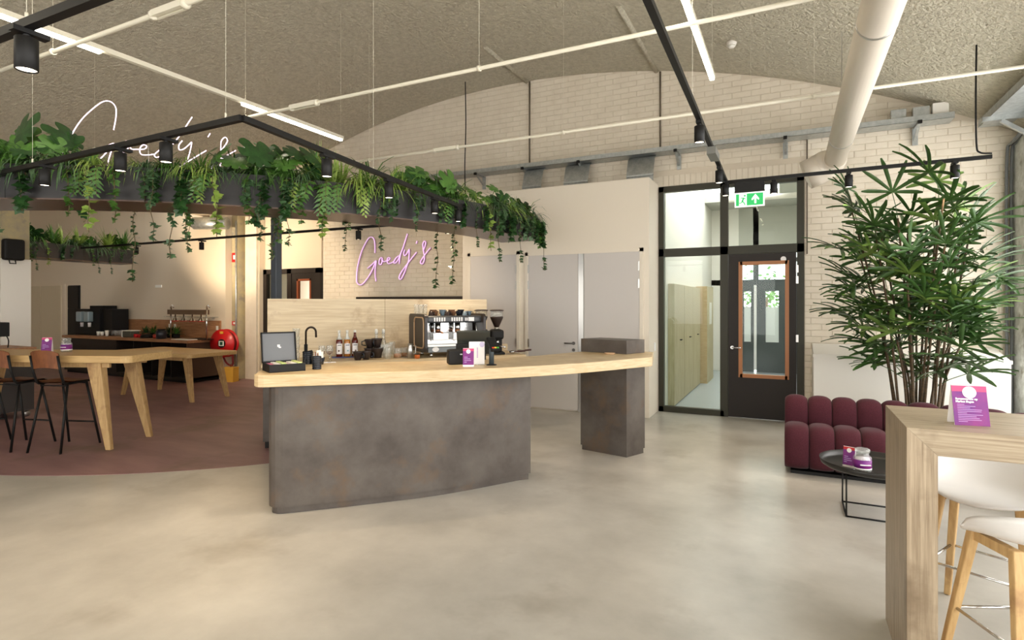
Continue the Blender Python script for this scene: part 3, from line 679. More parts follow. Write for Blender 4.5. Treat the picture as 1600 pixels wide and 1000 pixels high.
def ang(px):
    T = ((-60, -66), (0, -62.6), (200, -51.5), (400, -40.5), (550, -31), (700, -18), (800, -4.5), (850, 2))
    for (a, b), (c, d) in zip(T, T[1:]):
        if px <= c: return b+(d-b)*(px-a)/(c-a)
    return 2
for px, tf, sc in ((848, 3, .9), (838, 0, 1), (822, 2, .8), (808, 1, 1), (795, 1, 1.05), (780, 0, .9), (762, 3, 1), (745, 1, .9), (728, 4, .9), (712, 0, 1), (692, 2, .9), (676, 3, .9), (655, 0, 1), (634, 4, .95), (616, 2, .9), (598, 1, 1.1), (580, 0, 1.05), (562, 1, .95), (545, 4, .9), (528, 4, 1), (508, 4, 1.05), (492, 2, 1), (470, 3, .8), (448, 0, .8), (420, 3, .8), (395, 0, .85), (366, 2, .8), (338, 3, 1), (318, 1, .95), (300, 0, 1.1), (280, 1, 1.05), (262, 0, .95), (240, 0, 1), (218, 3, .9), (198, 1, .9), (176, 1, .9), (154, 4, .8), (132, 1, 1), (108, 3, .9), (80, 0, .9), (40, 3, .9), (5, 0, .9)):
    put_two('grassy tufted plant', 'spider_plant', 'plant', [TUFTS[tf]], ang(px)+R_.uniform(-.4, .4), WH if px > 450 else WL, R_.uniform(5.06, 5.2) if tf in (0, 1, 3) else R_.uniform(4.9, 5.05), .02, sc*(.66 if 110 < px < 345 else .85 if px > 600 else 1), R_.uniform(0, 6), ('blades',))
for px, n, sc, dr in ((845, 4, .8, 5.05), (822, 6, .85, 5.05), (795, 6, .9, 4.95), (770, 5, .95, 5.0), (742, 4, .8, 4.9), (712, 5, .95, 4.95), (690, 5, 1., 5.0), (655, 7, .95, 5.02), (470, 6, .85, 5.0), (452, 5, 1.05, 5.08), (432, 5, .95, 4.95), (390, 5, 1.05, 5.0), (362, 4, 1., 5.16), (345, 3, .7, 4.95), (75, 6, .95, 4.95), (48, 5, 1.05, 5.14), (12, 6, 1., 5.0), (-30, 6, 1., 5.0)):
    put_monstera(ang(px), WH if px > 450 else WL, dr, n, sc)
for px, v in ((851, 3), (846, 2), (840, 3), (830, 1), (818, 0), (798, 2), (782, 0), (771, 3), (762, 2), (748, 4), (730, 2), (704, 5), (690, 0), (650, 0), (640, 2), (628, 0), (612, 3), (590, 2), (560, 0), (520, 4), (476, 1), (466, 2), (458, 3), (448, 0), (438, 1), (428, 3), (418, 2), (408, 0), (352, 1), (332, 4), (288, 2), (276, 3), (264, 3), (254, 0), (244, 3), (234, 2), (182, 1), (150, 4), (106, 1), (30, 3), (18, 2), (8, 0), (-10, 3)):
    put_two('trailing ivy', 'trailing_ivy', 'plant', VINES[v], ang(px), WH if px > 450 else WL, R_.uniform(4.99, 5.05), 0.02, R_.uniform(.85, 1.1)*(.7 if 590 < px < 735 else 1))
for px in (855, 849, 843, 836, 826, 814, 806, 788, 776, 756, 740, 716, 697, 688, 634, 620, 605):
    put_two('trailing ivy', 'trailing_ivy', 'plant', VINES[(3, 0, 3)[px % 3] if px > 700 else 0], ang(px), 'over the outer edge of the long planter', R_.uniform(5.0, 5.06), 0.02, R_.uniform(.8, 1.1))
for px in (705, 690, 560, 545, 525, 512, 470, 350, 335, 170, 155):
    put_two('feathery fern', 'hanging_fern', 'plant', FERNS[R_.randrange(4)], ang(px), WH if px > 450 else WL, 5.03, 0.02, R_.uniform(.75, 1.05), None, ('stems', 'fronds'))
for px in (740, 712, 622, 590, 560, 535, 480, 440, 385, 350, 300, 250, 190, 120, 60):      # inner side
    put_two('trailing ivy', 'trailing_ivy', 'plant', VINES[R_.randrange(6)], ang(px), 'on the inner side of the long planter', 4.86, .02, R_.uniform(.9, 1.2)*(.66 if 550 < px < 700 else 1), radians(ang(px)+180+R_.uniform(-20, 20)))
a = -152
while a > -186:
    put_two('grassy tufted plant', 'spider_plant', 'plant', [R_.choice(TUFTS)], a, WK, R_.uniform(4.68, 4.9), .04, R_.uniform(.9, 1.25), R_.uniform(0, 6), ('blades',)); a -= 2.2
for a in (-154, -157, -160, -163, -166, -169, -172, -175, -178, -181, -184):
    put_two('trailing ivy', 'trailing_ivy', 'plant', VINES[R_.randrange(5)], a, WK, 4.84, .02, .8, radians(a+180))
for a in (-156, -163, -170, -176, -182): put_monstera(a, WK, 4.85, 5, .95)
# ------------------------------------------------------------------ neon signs
STROKES = [[(440, 450), (440, 330), (428, 245), (390, 203), (340, 222), (280, 320), (230, 430), (190, 570), (160, 720), (153, 870), (168, 930), (210, 950), (255, 928), (320, 850), (390, 735), (430, 640), (455, 572)],
           [(325, 690), (395, 630), (458, 572), (448, 660), (442, 770), (456, 895)],
           [(560, 540), (535, 522), (508, 565), (506, 620), (530, 632), (552, 590), (548, 548), (575, 585), (612, 578), (660, 560), (672, 528), (645, 525), (630, 570), (645, 615), (690, 608), (735, 585)],
           [(815, 492), (770, 530), (735, 590), (752, 612), (795, 568), (835, 480), (872, 390), (905, 290), (948, 150)], [(845, 450), (830, 530), (820, 620)],
           [(908, 398), (890, 450), (900, 492), (932, 470), (965, 412), (976, 395), (976, 480), (965, 580), (940, 650), (900, 760), (855, 850), (825, 862), (820, 820), (860, 740), (940, 630), (1010, 540), (1092, 438)],
           [(1098, 262), (1086, 305)],
           [(1312, 368), (1250, 440), (1200, 510), (1160, 570), (1153, 608), (1180, 622), (1208, 580), (1214, 510), (1205, 450), (1195, 380), (1190, 310), (1213, 265), (1235, 290), (1225, 340), (1203, 400)]]
def unproj(px, py, Y):
    u = (px-800)/885; A = radians(26.2); t = Y/(cos(A)+sin(A)*u); return ((-sin(A)+cos(A)*u)*t, 1.62+(475-py)/885*t)
NY = 8.6
SH = [[unproj(540+x/10, 350+y/10, NY) for x, y in st] for st in STROKES]
cx = min(p[0] for s in SH for p in s); cz = min(p[1] for s in SH for p in s); wd = max(p[0] for s in SH for p in s)-cx
def neon(label, loc, rz, sc, m, r, back, rot=0, backing=None):
    t = thing('neon_sign', label, 'neon sign', loc, rz)
    for st in SH:
        pts = [((p[0]-cx)*sc, 0, (p[1]-cz)*sc) for p in st]
        pts = [(a*cos(rot)+c_*sin(rot), 0, -a*sin(rot)+c_*cos(rot)) for a, b, c_ in pts]
        sp = spline(pts, 5)
        o = MB().tube(sp, r, 6).obj('letter_stroke', m, t)
        if backing: MB().tube([(p[0], .016, p[2]) for p in sp], r*1.9, 6).obj('backing_strip', backing, t)
    for k in back: MB().tube([(k[0]*sc, 0, k[1]*sc), (k[0]*sc, k[2], k[1]*sc+k[3])], .004, 5).obj('mount', M_steel, t)
    return t
neon('pink neon script lettering on the brick wall behind the bar', (cx, NY+.03, cz), 0, 1, M_neon2, .008, [(.1, .1, .06, 0), (1.3, .9, .06, 0)], 0, M_neonb)
sx, sy = ringpos(-59.5, 4.95)
angs = radians(-59.5+90+8)
neon('white neon script lettering standing in the planter over the bar', (sx, sy, PZ+.27), angs, .80, M_neon, .0048, [(.12, .05, 0, -.1), (.9, .5, 0, -.5)], radians(9))
# ------------------------------------------------------------------ bar counter
CZ = 1.09
fr = spline([(-3.52, 2.965, 0), (-3.0, 3.41, 0), (-2.55, 3.795, 0), (-2.10, 4.27, 0), (-1.68, 4.855, 0), (-1.24, 5.69, 0)], 8)
fr = [(p.x, p.y) for p in fr]
top = [(-4.12, 3.51), (-3.74, 3.10), (-3.675, 3.03), (-3.645, 2.985), (-3.60, 2.96), (-3.56, 2.95)]+fr+[(-1.36, 6.30), (-2.06, 6.44), (-2.10, 6.0), (-2.34, 5.31), (-2.66, 4.85), (-3.06, 4.34), (-3.76, 3.80)]
t = thing('countertop', 'long curved pale wood countertop of the bar', 'countertop', (0, 0, 0))
MB().prism(top, CZ-.092, CZ).obj('slab', M_oak, t, bev=.006)
bf = spline([(-3.50, 3.13, 0), (-3.10, 3.53, 0), (-2.63, 4.05, 0), (-2.16, 4.78, 0)], 8)
bf = [(p.x, p.y) for p in bf]
crn = [(-3.93, 3.44), (-3.72, 3.22), (-3.685, 3.17), (-3.66, 3.135), (-3.63, 3.112), (-3.595, 3.10), (-3.555, 3.102), (-3.53, 3.112)]
def inset(poly, d):
    n = len(poly); out = []
    c = (sum(p[0] for p in poly)/n, sum(p[1] for p in poly)/n)
    for i in range(n):
        a, b = Vector(poly[i-1]), Vector(poly[(i+1) % n]); e = (b-a).normalized(); nn = Vector((-e.y, e.x)); p = Vector(poly[i])
        out.append(tuple(p+nn*d))
    return out
body = crn+bf+[(-2.62, 5.06), (-3.05, 4.45), (-3.55, 3.85)]
t = thing('bar_counter', 'curved bar counter base with brown-grey metal front', 'counter', (0, 0, 0))
MB().prism(body, .055, CZ-.093).obj('front_panel', M_rust, t)
MB().prism(inset(body, .022), 0, .055).obj('plinth', M_rust, t)
MB().bar((-2.40, 4.98, .53), (-2.62, 5.12, .53), .03, .9).obj('inner_support', M_rust, t)
t = thing('bar_tower', 'dark metal pillar carrying the right end of the bar countertop', 'pillar', (0, 0, 0))
tw = [(-1.55, 5.88), (-1.425, 6.17), (-1.965, 6.29), (-2.10, 6.0)]
MB().prism(tw, .055, CZ-.093).obj('body', M_rust, t); MB().prism(inset(tw, .018), 0, .055).obj('plinth', M_rust, t)
MB().prism(inset(tw, .004), CZ+.001, 1.235).obj('upstand', M_rust, t)
MB().lathe([(.0, 0), (.05, 0), (.06, .012), (.055, .014), (.045, .005), (0, .004)], (-1.72, 5.84, CZ), 18).obj('saucer', M_bone, None)
o = bpy.data.objects['saucer']; tag(o, 'round tan saucer on the countertop beside the dark pillar', 'saucer')
# ------------------------------------------------------------------ back bar
P0 = Vector((-4.86, 4.87)); TA = radians(48.3); T_ = Vector((cos(TA), sin(TA))); N_ = Vector((sin(TA), -cos(TA)))
def lx(px, y):
    """local x on the back bar where the line of sight at column px meets depth y"""
    u = (px-800)/885; A = radians(26.2); d = Vector((-sin(A)+cos(A)*u, cos(A)+sin(A)*u)); q = P0-N_*y
    # q + x T = s d
    return ((-q.x)*(-d.y)-(-d.x)*(-q.y))/(T_.x*(-d.y)-(-d.x)*T_.y)
WZ = .95
def wpos(px, y, z=WZ): x = lx(px, y); q = P0+T_*x-N_*y; return (q.x, q.y, z)
t = thing('back_bar', 'back bar unit with pale wood worktop behind the counter', 'counter', (P0.x, P0.y, 0), TA)
MB().box(-.62, 0, WZ-.04, 2.585, .7, WZ).obj('worktop', M_oak, t, bev=.003)
MB().box(-.6, .03, .08, 2.56, .68, WZ-.041).obj('cabinet', M_rust, t); MB().box(-.58, .06, 0, 2.54, .66, .08).obj('plinth', M_black, t)
for k in range(5): MB().box(-.58+k*.63, .012, .1, .03+k*.63, .03, WZ-.06).obj('door', M_rust, t)
MB().box(2.2, .66, WZ, 2.585, .7, WZ+.1).obj('upstand', M_oak, t)
t = thing('wood_screen', 'tall pale wood screen rising behind the coffee machine', 'screen', (P0.x, P0.y, 0), TA)
for k in range(2):
    MB().box(-.57+k*1.43, .71, .0, -.57+1.428+k*1.43, .75, 1.685).obj('panel', M_oakx, t, bev=.002)
# dark cabinet and wooden box behind the panel
t = thing('dark_cabinet', 'low dark cabinet against the brick wall below the pink neon sign', 'cabinet', (-7.2, 8.05, 0))
MB().box(0, .1, 0, 2.28, .6, 1.70).obj('body', M_kdark, t); MB().box(-.02, .08, 1.70, 2.3, .61, 1.75).obj('top', M_kdark, t)
t = thing('wooden_box', 'pale wooden board end beside the white cupboard box', 'panel', (-4.9, 7.55, 0)); MB().box(0, 0, 0, .04, .5, 1.68).obj('board', M_oakx, t); MB().box(-.3, .0, 1.64, 0, .5, 1.68).obj('ledge', M_oakx, t)
# ---- espresso machine
mx0 = lx(664, .08)
q = P0+T_*mx0-N_*.08
t = thing('espresso_machine', 'two-group espresso machine with dark side panels on the back bar', 'coffee machine', (q.x, q.y, WZ), TA+radians(6))
ML, MD = .76, .5
MB().box(.02, .2, .08, ML-.02, MD, .50).obj('rear_body', M_steel, t, bev=.01)
MB().box(.03, .19, .16, ML-.03, .2, .43).obj('splash_plate', M_chrome, t)
MB().box(0.02, -.02, .43, ML+.06, .34, .52).obj('control_bar', mat('anthracite', (58, 60, 64), .35), t, bev=.025, seg=3)
for g0 in (.11, .345):
    for k in range(5): MB().box(g0+k*.033, -.024, .45, g0+k*.033+.02, -.018, .5).obj('button', M_paper, t)
MB().box(.58, -.024, .45, .66, -.018, .5).obj('display', M_paper, t)
for k in range(2): MB().box(.535+k*.022, -.024, .455, .547+k*.022, -.018, .495).obj('button', M_paper, t)
for gx in (.2, .47):
    MB().lathe([(.035, .34), (.038, .36), (.038, .43)], (gx, .08, 0), 16).obj('group_head', M_chrome, t)
    MB().lathe([(.0, .3), (.03, .3), (.036, .33), (.036, .345)], (gx, .08, 0), 16).tube([(gx, .06, .325), (gx, -.08, .31)], .012, 8).obj('portafilter', M_copper, t)
    MB().box(gx-.1, -.03, .215, gx+.1, .18, .222).box(gx-.1, -.03, .215, gx+.1, -.025, .3).obj('cup_stand', M_steel, t)
for gx in (.06, .37, .7): MB().tube([(gx, .05, .44), (gx, .0, .38), (gx+.01, -.02, .2)], .005, 6).obj('steam_wand', M_chrome, t)
MB().box(.02, -.04, .13, ML-.02, .3, .165).obj('drip_tray', M_steel, t, bev=.005)
MB().box(.03, -.025, .06, ML-.03, .25, .13).obj('lower_panel', mat('grey_panel', (120, 126, 130), .35), t, bev=.01)
MB().lathe([(0, 0), (.03, 0), (.03, .004)], (.13, -.026, .1), 16, M=Matrix.Rotation(pi/2, 3, 'X') @ Matrix.Diagonal((1.5, 1, 1))).obj('badge', M_paper, t)
for gx in (.1, ML-.1):
    for gy in (.05, .4): MB().lathe([(.022, 0), (.022, .03), (.016, .04), (.016, .075)], (gx, gy, 0), 12).obj('foot', M_chrome, t)
def rrect(x0, z0, x1, z1, r, n=5):
    out = []
    for cx_, cz_, a in ((x1-r, z1-r, 0), (x0+r, z1-r, 90), (x0+r, z0+r, 180), (x1-r, z0+r, 270)):
        for k in range(n+1): w = radians(a+90*k/n); out.append((cx_+r*cos(w), cz_+r*sin(w)))
    return out
for sx_ in (-.035, ML):
    pr = rrect(-.1, .07, MD+.03, .545, .06)
    m = MB(); n = len(pr); m.add([(sx_, p[0], p[1]) for p in pr]+[(sx_+.035, p[0], p[1]) for p in pr], [list(range(n)), list(range(n, 2*n))[::-1]]+[(i, (i+1) % n, n+(i+1) % n, n+i) for i in range(n)])
    s_ = m.obj('side_panel', mat('espresso_brown', (46, 38, 36), .4), t)
    rr_ = rrect(-.06, .12, .3, .5, .06)
    o = MB().tube([(sx_+(-.004 if sx_ < 0 else .039), a, b) for a, b in rr_]+[(sx_+(-.004 if sx_ < 0 else .039),)+rr_[0]], .009, 6).obj('trim_loop', M_bone, s_)
# cups and glasses on the machine
cupm = MB().lathe([(0, 0), (.022, 0), (.036, .055), (.038, .06), (.033, .058), (.02, .006), (0, .006)], n=14)
CUPS = [cupm.mesh('cup_body', m_) for m_ in (M_pot, mat('grey_blue_glaze', (112, 128, 140), .3), mat('brown_glaze', (120, 84, 60), .35), mat('dark_glass', (58, 48, 46), .15))]
hand = MB().tube([(.034, 0, .05), (.055, 0, .045), (.055, 0, .022), (.028, 0, .016)], .004, 6).mesh('handle', M_pot)
def cup(x, y, z, mi, label, group, rz=0, flip=False, sc=1):
    t = thing('cup', label, 'cup', (x, y, z), rz, group); o = inst('bowl', CUPS[mi], t, (0, 0, .06*sc if flip else 0), (pi if flip else 0, 0, 0), sc); inst('handle', hand, t, (0, 0, .06*sc if flip else 0), (pi if flip else 0, 0, 0), sc); return t
for k in range(8):
    x = .1+.075*k; q2 = P0+T_*(mx0+x)-N_*(.08+.1+.05*(k % 2)); cup(q2.x, q2.y, WZ+.521, (3, 2, 1, 3, 2, 0, 1, 1)[k], '%s cup from the left on top of the espresso machine' % ORD[k], 'cups on the espresso machine', k, k % 3 == 0, .95)
for k in range(4):
    x = .175+.125*k; q2 = P0+T_*(mx0+x)-N_*(.08+.28); cup(q2.x, q2.y, WZ+.521, (2, 1, 2, 0)[k], '%s cup from the left in the rear row on the espresso machine' % ORD[k], 'cups on the espresso machine', k, False, 1.25)
tum = MB().lathe([(0, 0), (.03, 0), (.035, .12)], n=14, cap=False).mesh('tumbler', M_vglass)
def glass(px, y, z, label, group, sc=1, h=1):
    p = wpos(px, y, z); o = bpy.data.objects.new('glass', tum); COL.objects.link(o); o.location = p; o.scale = (sc, sc, sc*h); tag(o, label, 'glass', group)
for k, px in enumerate((651, 658, 664)): glass(px, .22+.05*k, WZ+.546, '%s tall glass from the left on top of the espresso machine' % ORD[k], 'glasses on the espresso machine', .9, 1.1)
# grinders
for i, (px, y) in enumerate(((752, .5), (776, .25))):
    p = wpos(px, y); t = thing('coffee_grinder', ('coffee grinder half hidden behind the espresso machine', 'black coffee grinder with bean hopper right of the till screen')[i], 'grinder', p, TA-.25)
    MB().box(-.1, -.12, 0, .1, .14, .03).obj('base', M_blackm, t, bev=.01)
    MB().box(-.075, .0, .03, .075, .13, .22).obj('column', M_blackm, t, bev=.015)
    MB().box(-.085, -.13, .2, .085, .14, .33).obj('motor_housing', M_blackm, t, bev=.03)
    MB().lathe([(.03, .33), (.03, .36)], n=14).obj('collar', M_steel, t)
    MB().lathe([(.028, .355), (.04, .38), (.085, .48), (.088, .50)], n=18).obj('beans', M_coffee, t)
    MB().lathe([(.085, .5), (.08, .575)], n=18).obj('hopper', M_vglass, t)
    MB().lathe([(.095, .575), (.095, .588), (.06, .596)], n=18).obj('lid', mat('brown_lid', (66, 54, 50), .4), t)
    MB().tube([(0, -.1, .2), (0, -.13, .15)], .02, 8).tube([(.02, -.13, .12), (.1, -.17, .1)], .012, 8).obj('spout', M_chrome, t)
# bottles
def lathe_obj(name, prof, m, t, n=16): return MB().lathe(prof, n=n, cap=(m is not M_vglass)).obj(name, m, t)
for i, (px, m_) in enumerate(((530, M_syr1), (542.5, M_syr2), (554.5, M_syr1))):
    p = wpos(px, .5, WZ+.012); t = thing('syrup_bottle', '%s syrup bottle with white label on the back bar' % ('left red', 'middle amber', 'right red')[i], 'bottle', p, TA, 'syrup bottles')
    lathe_obj('bottle', [(0, 0), (.037, 0), (.039, .01), (.039, .19 if i < 2 else .20), (.034, .215)], m_, t)
    lathe_obj('neck', [(.034, .215), (.018, .25), (.014, .28), (.014, .305)], M_clear if i < 2 else m_, t)
    lathe_obj('cap', [(.016, .3), (.016, .33), (0, .33)], M_cup, t)
    m = MB(); pts = [(.0402*cos(a*.2-pi/2), .0402*sin(a*.2-pi/2)) for a in range(-5, 6)]
    m.add([(a, b, .035) for a, b in pts]+[(a, b, .165) for a, b in pts], [(k, k+1, 12+k, 11+k) for k in range(10)], True)
    lb = m.obj('label', M_paper, t)
    MB().box(-.022, -.043, .14, .022, -.039, .15).obj('label_lettering', mat('grey_print', (120, 120, 124), .6), lb); MB().lathe([(0, 0), (.011, 0), (.011, .002)], (-.008 if i == 0 else .004, -.04, .075), 10, M=Matrix.Rotation(pi/2, 3, 'X')).obj('label_picture', mat('brown_print', (104, 76, 64), .6) if i != 1 else mat('blue_print', (150, 190, 200), .6), lb)
p = wpos(542, .5); t = thing('bottle_tray', 'blue tray under the syrup bottles', 'tray', p, TA); MB().box(-.18, -.06, 0, .18, .06, .012).obj('tray', M_vinyl, t, bev=.003)
for k, (px, y, z, s_) in enumerate(((559, .1, 0, 1.7), (572, .13, 0, 1.7), (578, .36, 0, 2.0), (590, .3, 0, 2.1), (578, .36, .122, 1.8), (589, .3, .128, 1.9))):
    p = wpos(px, y, WZ+z); cup(p[0], p[1], p[2], 3, 'dark smoked-glass cup, %s, right of the syrup bottles' % ('front left', 'front right', 'rear left below', 'rear right below', 'rear left on top', 'rear right on top')[k], 'smoked glass cups', k, False, s_)
for k, (px, y) in enumerate(((588, .48), (599, .48))):
    p = wpos(px, y); t = thing('carafe', 'clear glass carafe %s behind the tumblers' % ('left', 'right')[k], 'carafe', p, 0, 'clear carafes')
    lathe_obj('body', [(0, 0), (.045, 0), (.048, .02), (.046, .14), (.02, .23), (.018, .28), (.024, .3)], M_vglass, t); lathe_obj('stopper', [(.016, .29), (.02, .33), (.012, .35), (0, .35)], M_cup, t)
for k, (px, y, h) in enumerate(((597, .3, 1.3), (603, .24, 1.35), (609, .3, 1.45), (613, .4, 1.5), (606, .12, 1.0))):
    glass(px, y, WZ, '%s tall tumbler from the left beside the carafes' % ORD[k], 'tumblers beside the carafes', 1.05, h)
for k, (px, y) in enumerate(((621, .2), (631, .3))):
    p = wpos(px, y); t = thing('glass_jar', 'short glass jar with golden contents, %s one' % ('left', 'right')[k], 'jar', p, 0, 'golden jars')
    lathe_obj('jar', [(0, 0), (.05, 0), (.052, .1), (.045, .12)], M_vglass, t); lathe_obj('contents', [(0, .005), (.044, .005), (.046, .05), (0, .055)], M_syr2, t)
p = wpos(641, .12); t = thing('milk_jug', 'steel milk jug left of the espresso machine', 'jug', p, TA); lathe_obj('jug', [(0, 0), (.036, 0), (.034, .1), (.026, .15), (.03, .18), (.028, .178), (.02, .15)], M_steel, t); MB().tube([(.03, 0, .15), (.07, 0, .15), (.065, 0, .06), (.035, 0, .04)], .006, 6).obj('handle', M_steel, t)
p = wpos(652, .02); t = thing('knock_pot', 'small orange pot beside the machine foot', 'pot', p); lathe_obj('pot', [(0, 0), (.03, 0), (.034, .05), (.03, .052), (0, .045)], mat('orange_pot', (206, 104, 34), .4), t); lathe_obj('rim', [(.034, .05), (.036, .056), (.03, .056)], M_black, t)
for k, px in enumerate((800, 812)):
    p = wpos(px, .18+.1*k, WZ+.012); t = thing('portafilter', 'loose portafilter with brown handle at the right end of the worktop, %s one' % ('left', 'right')[k], 'portafilter', p, TA+.2*k, 'loose portafilters')
    lathe_obj('basket', [(0, 0), (.035, 0), (.038, .03), (.034, .03), (.03, .008), (0, .008)], M_chrome, t); MB().tube([(.035, 0, .02), (.07, 0, .02), (.09, 0, .02), (.19, 0, .022)], [.007, .007, .013, .012], 8).obj('handle', mat('dark_wood_handle', (70, 34, 24), .4), t)
for k, px in enumerate((453, 463)):
    for j in range(4 if k else 3):
        p = wpos(px, .3, WZ+j*.095); t = thing('stacked_glass', '%s glass from the bottom in the %s stack by the tap' % (ORD[j], ('left', 'right')[k]), 'glass', p, 0, 'stacked glasses'); lathe_obj('bowl', [(0, 0), (.03, 0), (.042, .094)], M_vglass, t)
p = wpos(478, .12); t = thing('tap', 'black swan-neck tap at the sink', 'tap', p, TA)
MB().lathe([(.026, 0), (.026, .006), (.02, .01), (.02, .2), (.014, .205)], n=14).obj('body', M_black, t)
MB().tube([(0, 0, .2), (0, 0, .34)]+[(.055-.055*cos(radians(a)), -.02*sin(radians(a)), .34+.06*sin(radians(a))) for a in range(15, 181, 15)]+[(.112, 0, .28)], .012, 10).obj('spout', mat('dark_bronze', (54, 42, 36), .3, .6), t); MB().tube([(.02, 0, .12), (.07, 0, .13)], .006, 6).obj('lever', M_black, t)
for k, px in enumerate((503, 515)):
    p = wpos(px, .15); t = thing('wine_glass', 'stemmed glass %s of two left of the syrup bottles' % ('left', 'right')[k], 'glass', p, 0, 'stemmed glasses'); lathe_obj('bowl', [(.03, 0), (.03, .004), (.005, .008), (.005, .06), (.035, .09), (.042, .13), (.034, .18)], M_vglass, t)
    lathe_obj('wine', [(0, .066), (.03, .09), (.036, .11), (0, .112)], mat('brown_sugar', (150, 108, 70), .6), t)
# ------------------------------------------------------------------ things on the counter
def cpos(px, py, z=CZ):
    u = (px-800)/885; A = radians(26.2); s_ = (1.62-z)*885/(py-475); return ((-sin(A)+cos(A)*u)*s_, (cos(A)+sin(A)*u)*s_, z)
t = thing('tea_box', 'open black tea box with grey-lined lid on the left end of the counter', 'box', (-3.585, 3.075, CZ), radians(62))
bw, bd, bh = .27, .24, .062
MB().box(0, 0, 0, bw, bd, .006).box(0, 0, 0, bw, .01, bh).box(0, bd-.01, 0, bw, bd, bh).box(0, .01, 0, .01, bd-.01, bh).box(bw-.01, .01, 0, bw, bd-.01, bh).obj('base', M_black, t)
lid = MB(); LM = Matrix.Translation((0, bd, bh)) @ Matrix.Rotation(radians(-11), 4, 'X')
lid.box(0, 0, 0, bw, .028, .008, LM).box(0, 0, .235, bw, .028, .243, LM).box(0, 0, 0, .008, .028, .243, LM).box(bw-.008, 0, 0, bw, .028, .243, LM).box(0, .02, 0, bw, .028, .243, LM)
ld = lid.obj('lid', M_black, t); MB().box(.01, .016, .01, bw-.01, .02, .233, LM).obj('lining', M_grey, ld)
MB().box(bw*.5-.012, .012, .12, bw*.5+.008, .0155, .14, LM).box(bw*.5-.002, .012, .112, bw*.5+.016, .0155, .122, LM).obj('emblem', M_paper, ld)
for k in range(12):
    cc = ((214, 120, 150), (240, 236, 232), (190, 206, 130), (238, 205, 208), (236, 232, 226), (206, 214, 140))[k % 6]
    o = MB().box(.014+.04*(k % 6), .016+.105*(k//6), .01, .05+.04*(k % 6), .11+.105*(k//6), .058+.006*((k*7) % 3), None).obj('tea_sachet', mat('sachet_%d' % (k % 6), cc, .6), t, bev=.004)
def canister(px, py, label, h, r):
    p = cpos(px, py); t = thing('canister', label, 'canister', p, 0, 'black ribbed canisters')
    pr = [(0, 0), (r*.93, 0)]
    for k in range(6): z = h*(k+.2)/6; pr += [(r, z), (r, z+h*.09), (r*.95, z+h*.11), (r*.95, z+h*.15)]
    lathe_obj('jar', pr+[(r, h*.985), (r*.9, h), (r*.86, h*.9), (0, h*.88)], M_pot, t, 22)
canister(495, 577, 'black ribbed canister nearest the corner of the tea box', .105, .036); canister(481, 568.5, 'black ribbed canister behind the tea box', .11, .045)
p = cpos(495, 571); t = thing('sachet_pot', 'bowl of brown and copper sachets behind the canisters', 'bowl', (p[0]-.05, p[1]+.07, CZ)); lathe_obj('bowl', [(0, 0), (.04, 0), (.055, .06), (.05, .06), (.036, .008), (0, .008)], M_pot, t)
for k in range(5): MB().box(-.03+.013*k, -.025, .03, -.02+.013*k, .025, .1+.012*(k % 3)).obj('sachet', M_copper if k % 2 else M_cup, t)
p = cpos(512, 566.5); t = thing('notice_card', 'small white card lying on the counter', 'card', p, TA); MB().box(-.07, -.03, 0, .07, .03, .004).obj('card', M_paper, t); MB().box(-.0, -.015, .004, .03, .01, .0045).obj('print', M_black, t)
def text(body, size, m, parent, M, name='lettering', bold=0.0, ax='CENTER'):
    cu = bpy.data.curves.new(name, 'FONT'); cu.body = body; cu.size = size; cu.align_x = ax; cu.align_y = 'CENTER'; cu.offset = bold; cu.resolution_u = 2
    tmp = bpy.data.objects.new(name, cu); me = bpy.data.meshes.new_from_object(tmp); bpy.data.objects.remove(tmp)
    me.transform(M); me.materials.append(m); o = bpy.data.objects.new(name, me); COL.objects.link(o); o.parent = parent; return o
def tent(name_label, loc, rz, w, h, d, rich=True, band=M_pinkc, foot=True):
    """folded card standing on its long edge, printed face towards -y"""
    t = thing('tent_card', name_label, 'card', loc, rz)
    sl = atan2(d/2, h); FM = Matrix.Translation((0, -d/2, 0)) @ Matrix.Rotation(-sl, 4, 'X'); hh = h/cos(sl)
    MB().box(-w/2, 0, 0, w/2, .003, hh, FM).obj('front', M_paper, t)
    BM = Matrix.Translation((0, d/2, 0)) @ Matrix.Rotation(sl, 4, 'X'); MB().box(-w/2, -.003, 0, w/2, 0, hh, BM).obj('back', M_paper, t)
    z0 = hh*.1 if foot else 0
    MB().box(-w/2, -.001, z0, w/2, 0, hh, FM).obj('purple_field', M_purplec, t)
    MB().box(-w/2, -.002, hh*.84, w/2, 0, hh, FM).obj('pink_band', band, t)
    FX = FM @ Matrix.Translation((0, -.0022, 0)) @ Matrix.Rotation(pi/2, 4, 'X')
    MB().lathe([(0, 0), (w*.2, 0), (w*.2, .001)], n=24, M=None).obj('logo_disc', M_paper, t).matrix_local = FX @ Matrix.Translation((0, hh*.82, 0))
    if rich:
        GT = mat('grey_logo', (170, 176, 172), .6)
        text('geeo', w*.12, GT, t, FX @ Matrix.Translation((0, hh*.81, .0015)), 'logo_lettering')
        text('Samenwerken op\nMarkus Slagen', w*.09, M_paper, t, FX @ Matrix.Translation((-w*.42, hh*.62, .0012)), 'heading', .0006, 'LEFT')
        for k in range(11):
            ln = (.24, .6, .42, .8, .78, .3, .82, .6, .7, .76, .3)[k]
            MB().box(-w*.38, -.0016, hh*(.51-.042*k), -w*.38+w*.86*ln, 0, hh*(.51-.042*k)+hh*.012, FM).obj('text_line', M_ink, t)
    else:
        for k, ln in enumerate((.4, .7, .8, .3)): MB().box(-w*.38, -.0016, hh*(.5-.09*k), -w*.38+w*.8*ln, 0, hh*(.5-.09*k)+hh*.03, FM).obj('text_line', M_ink, t)
    return t
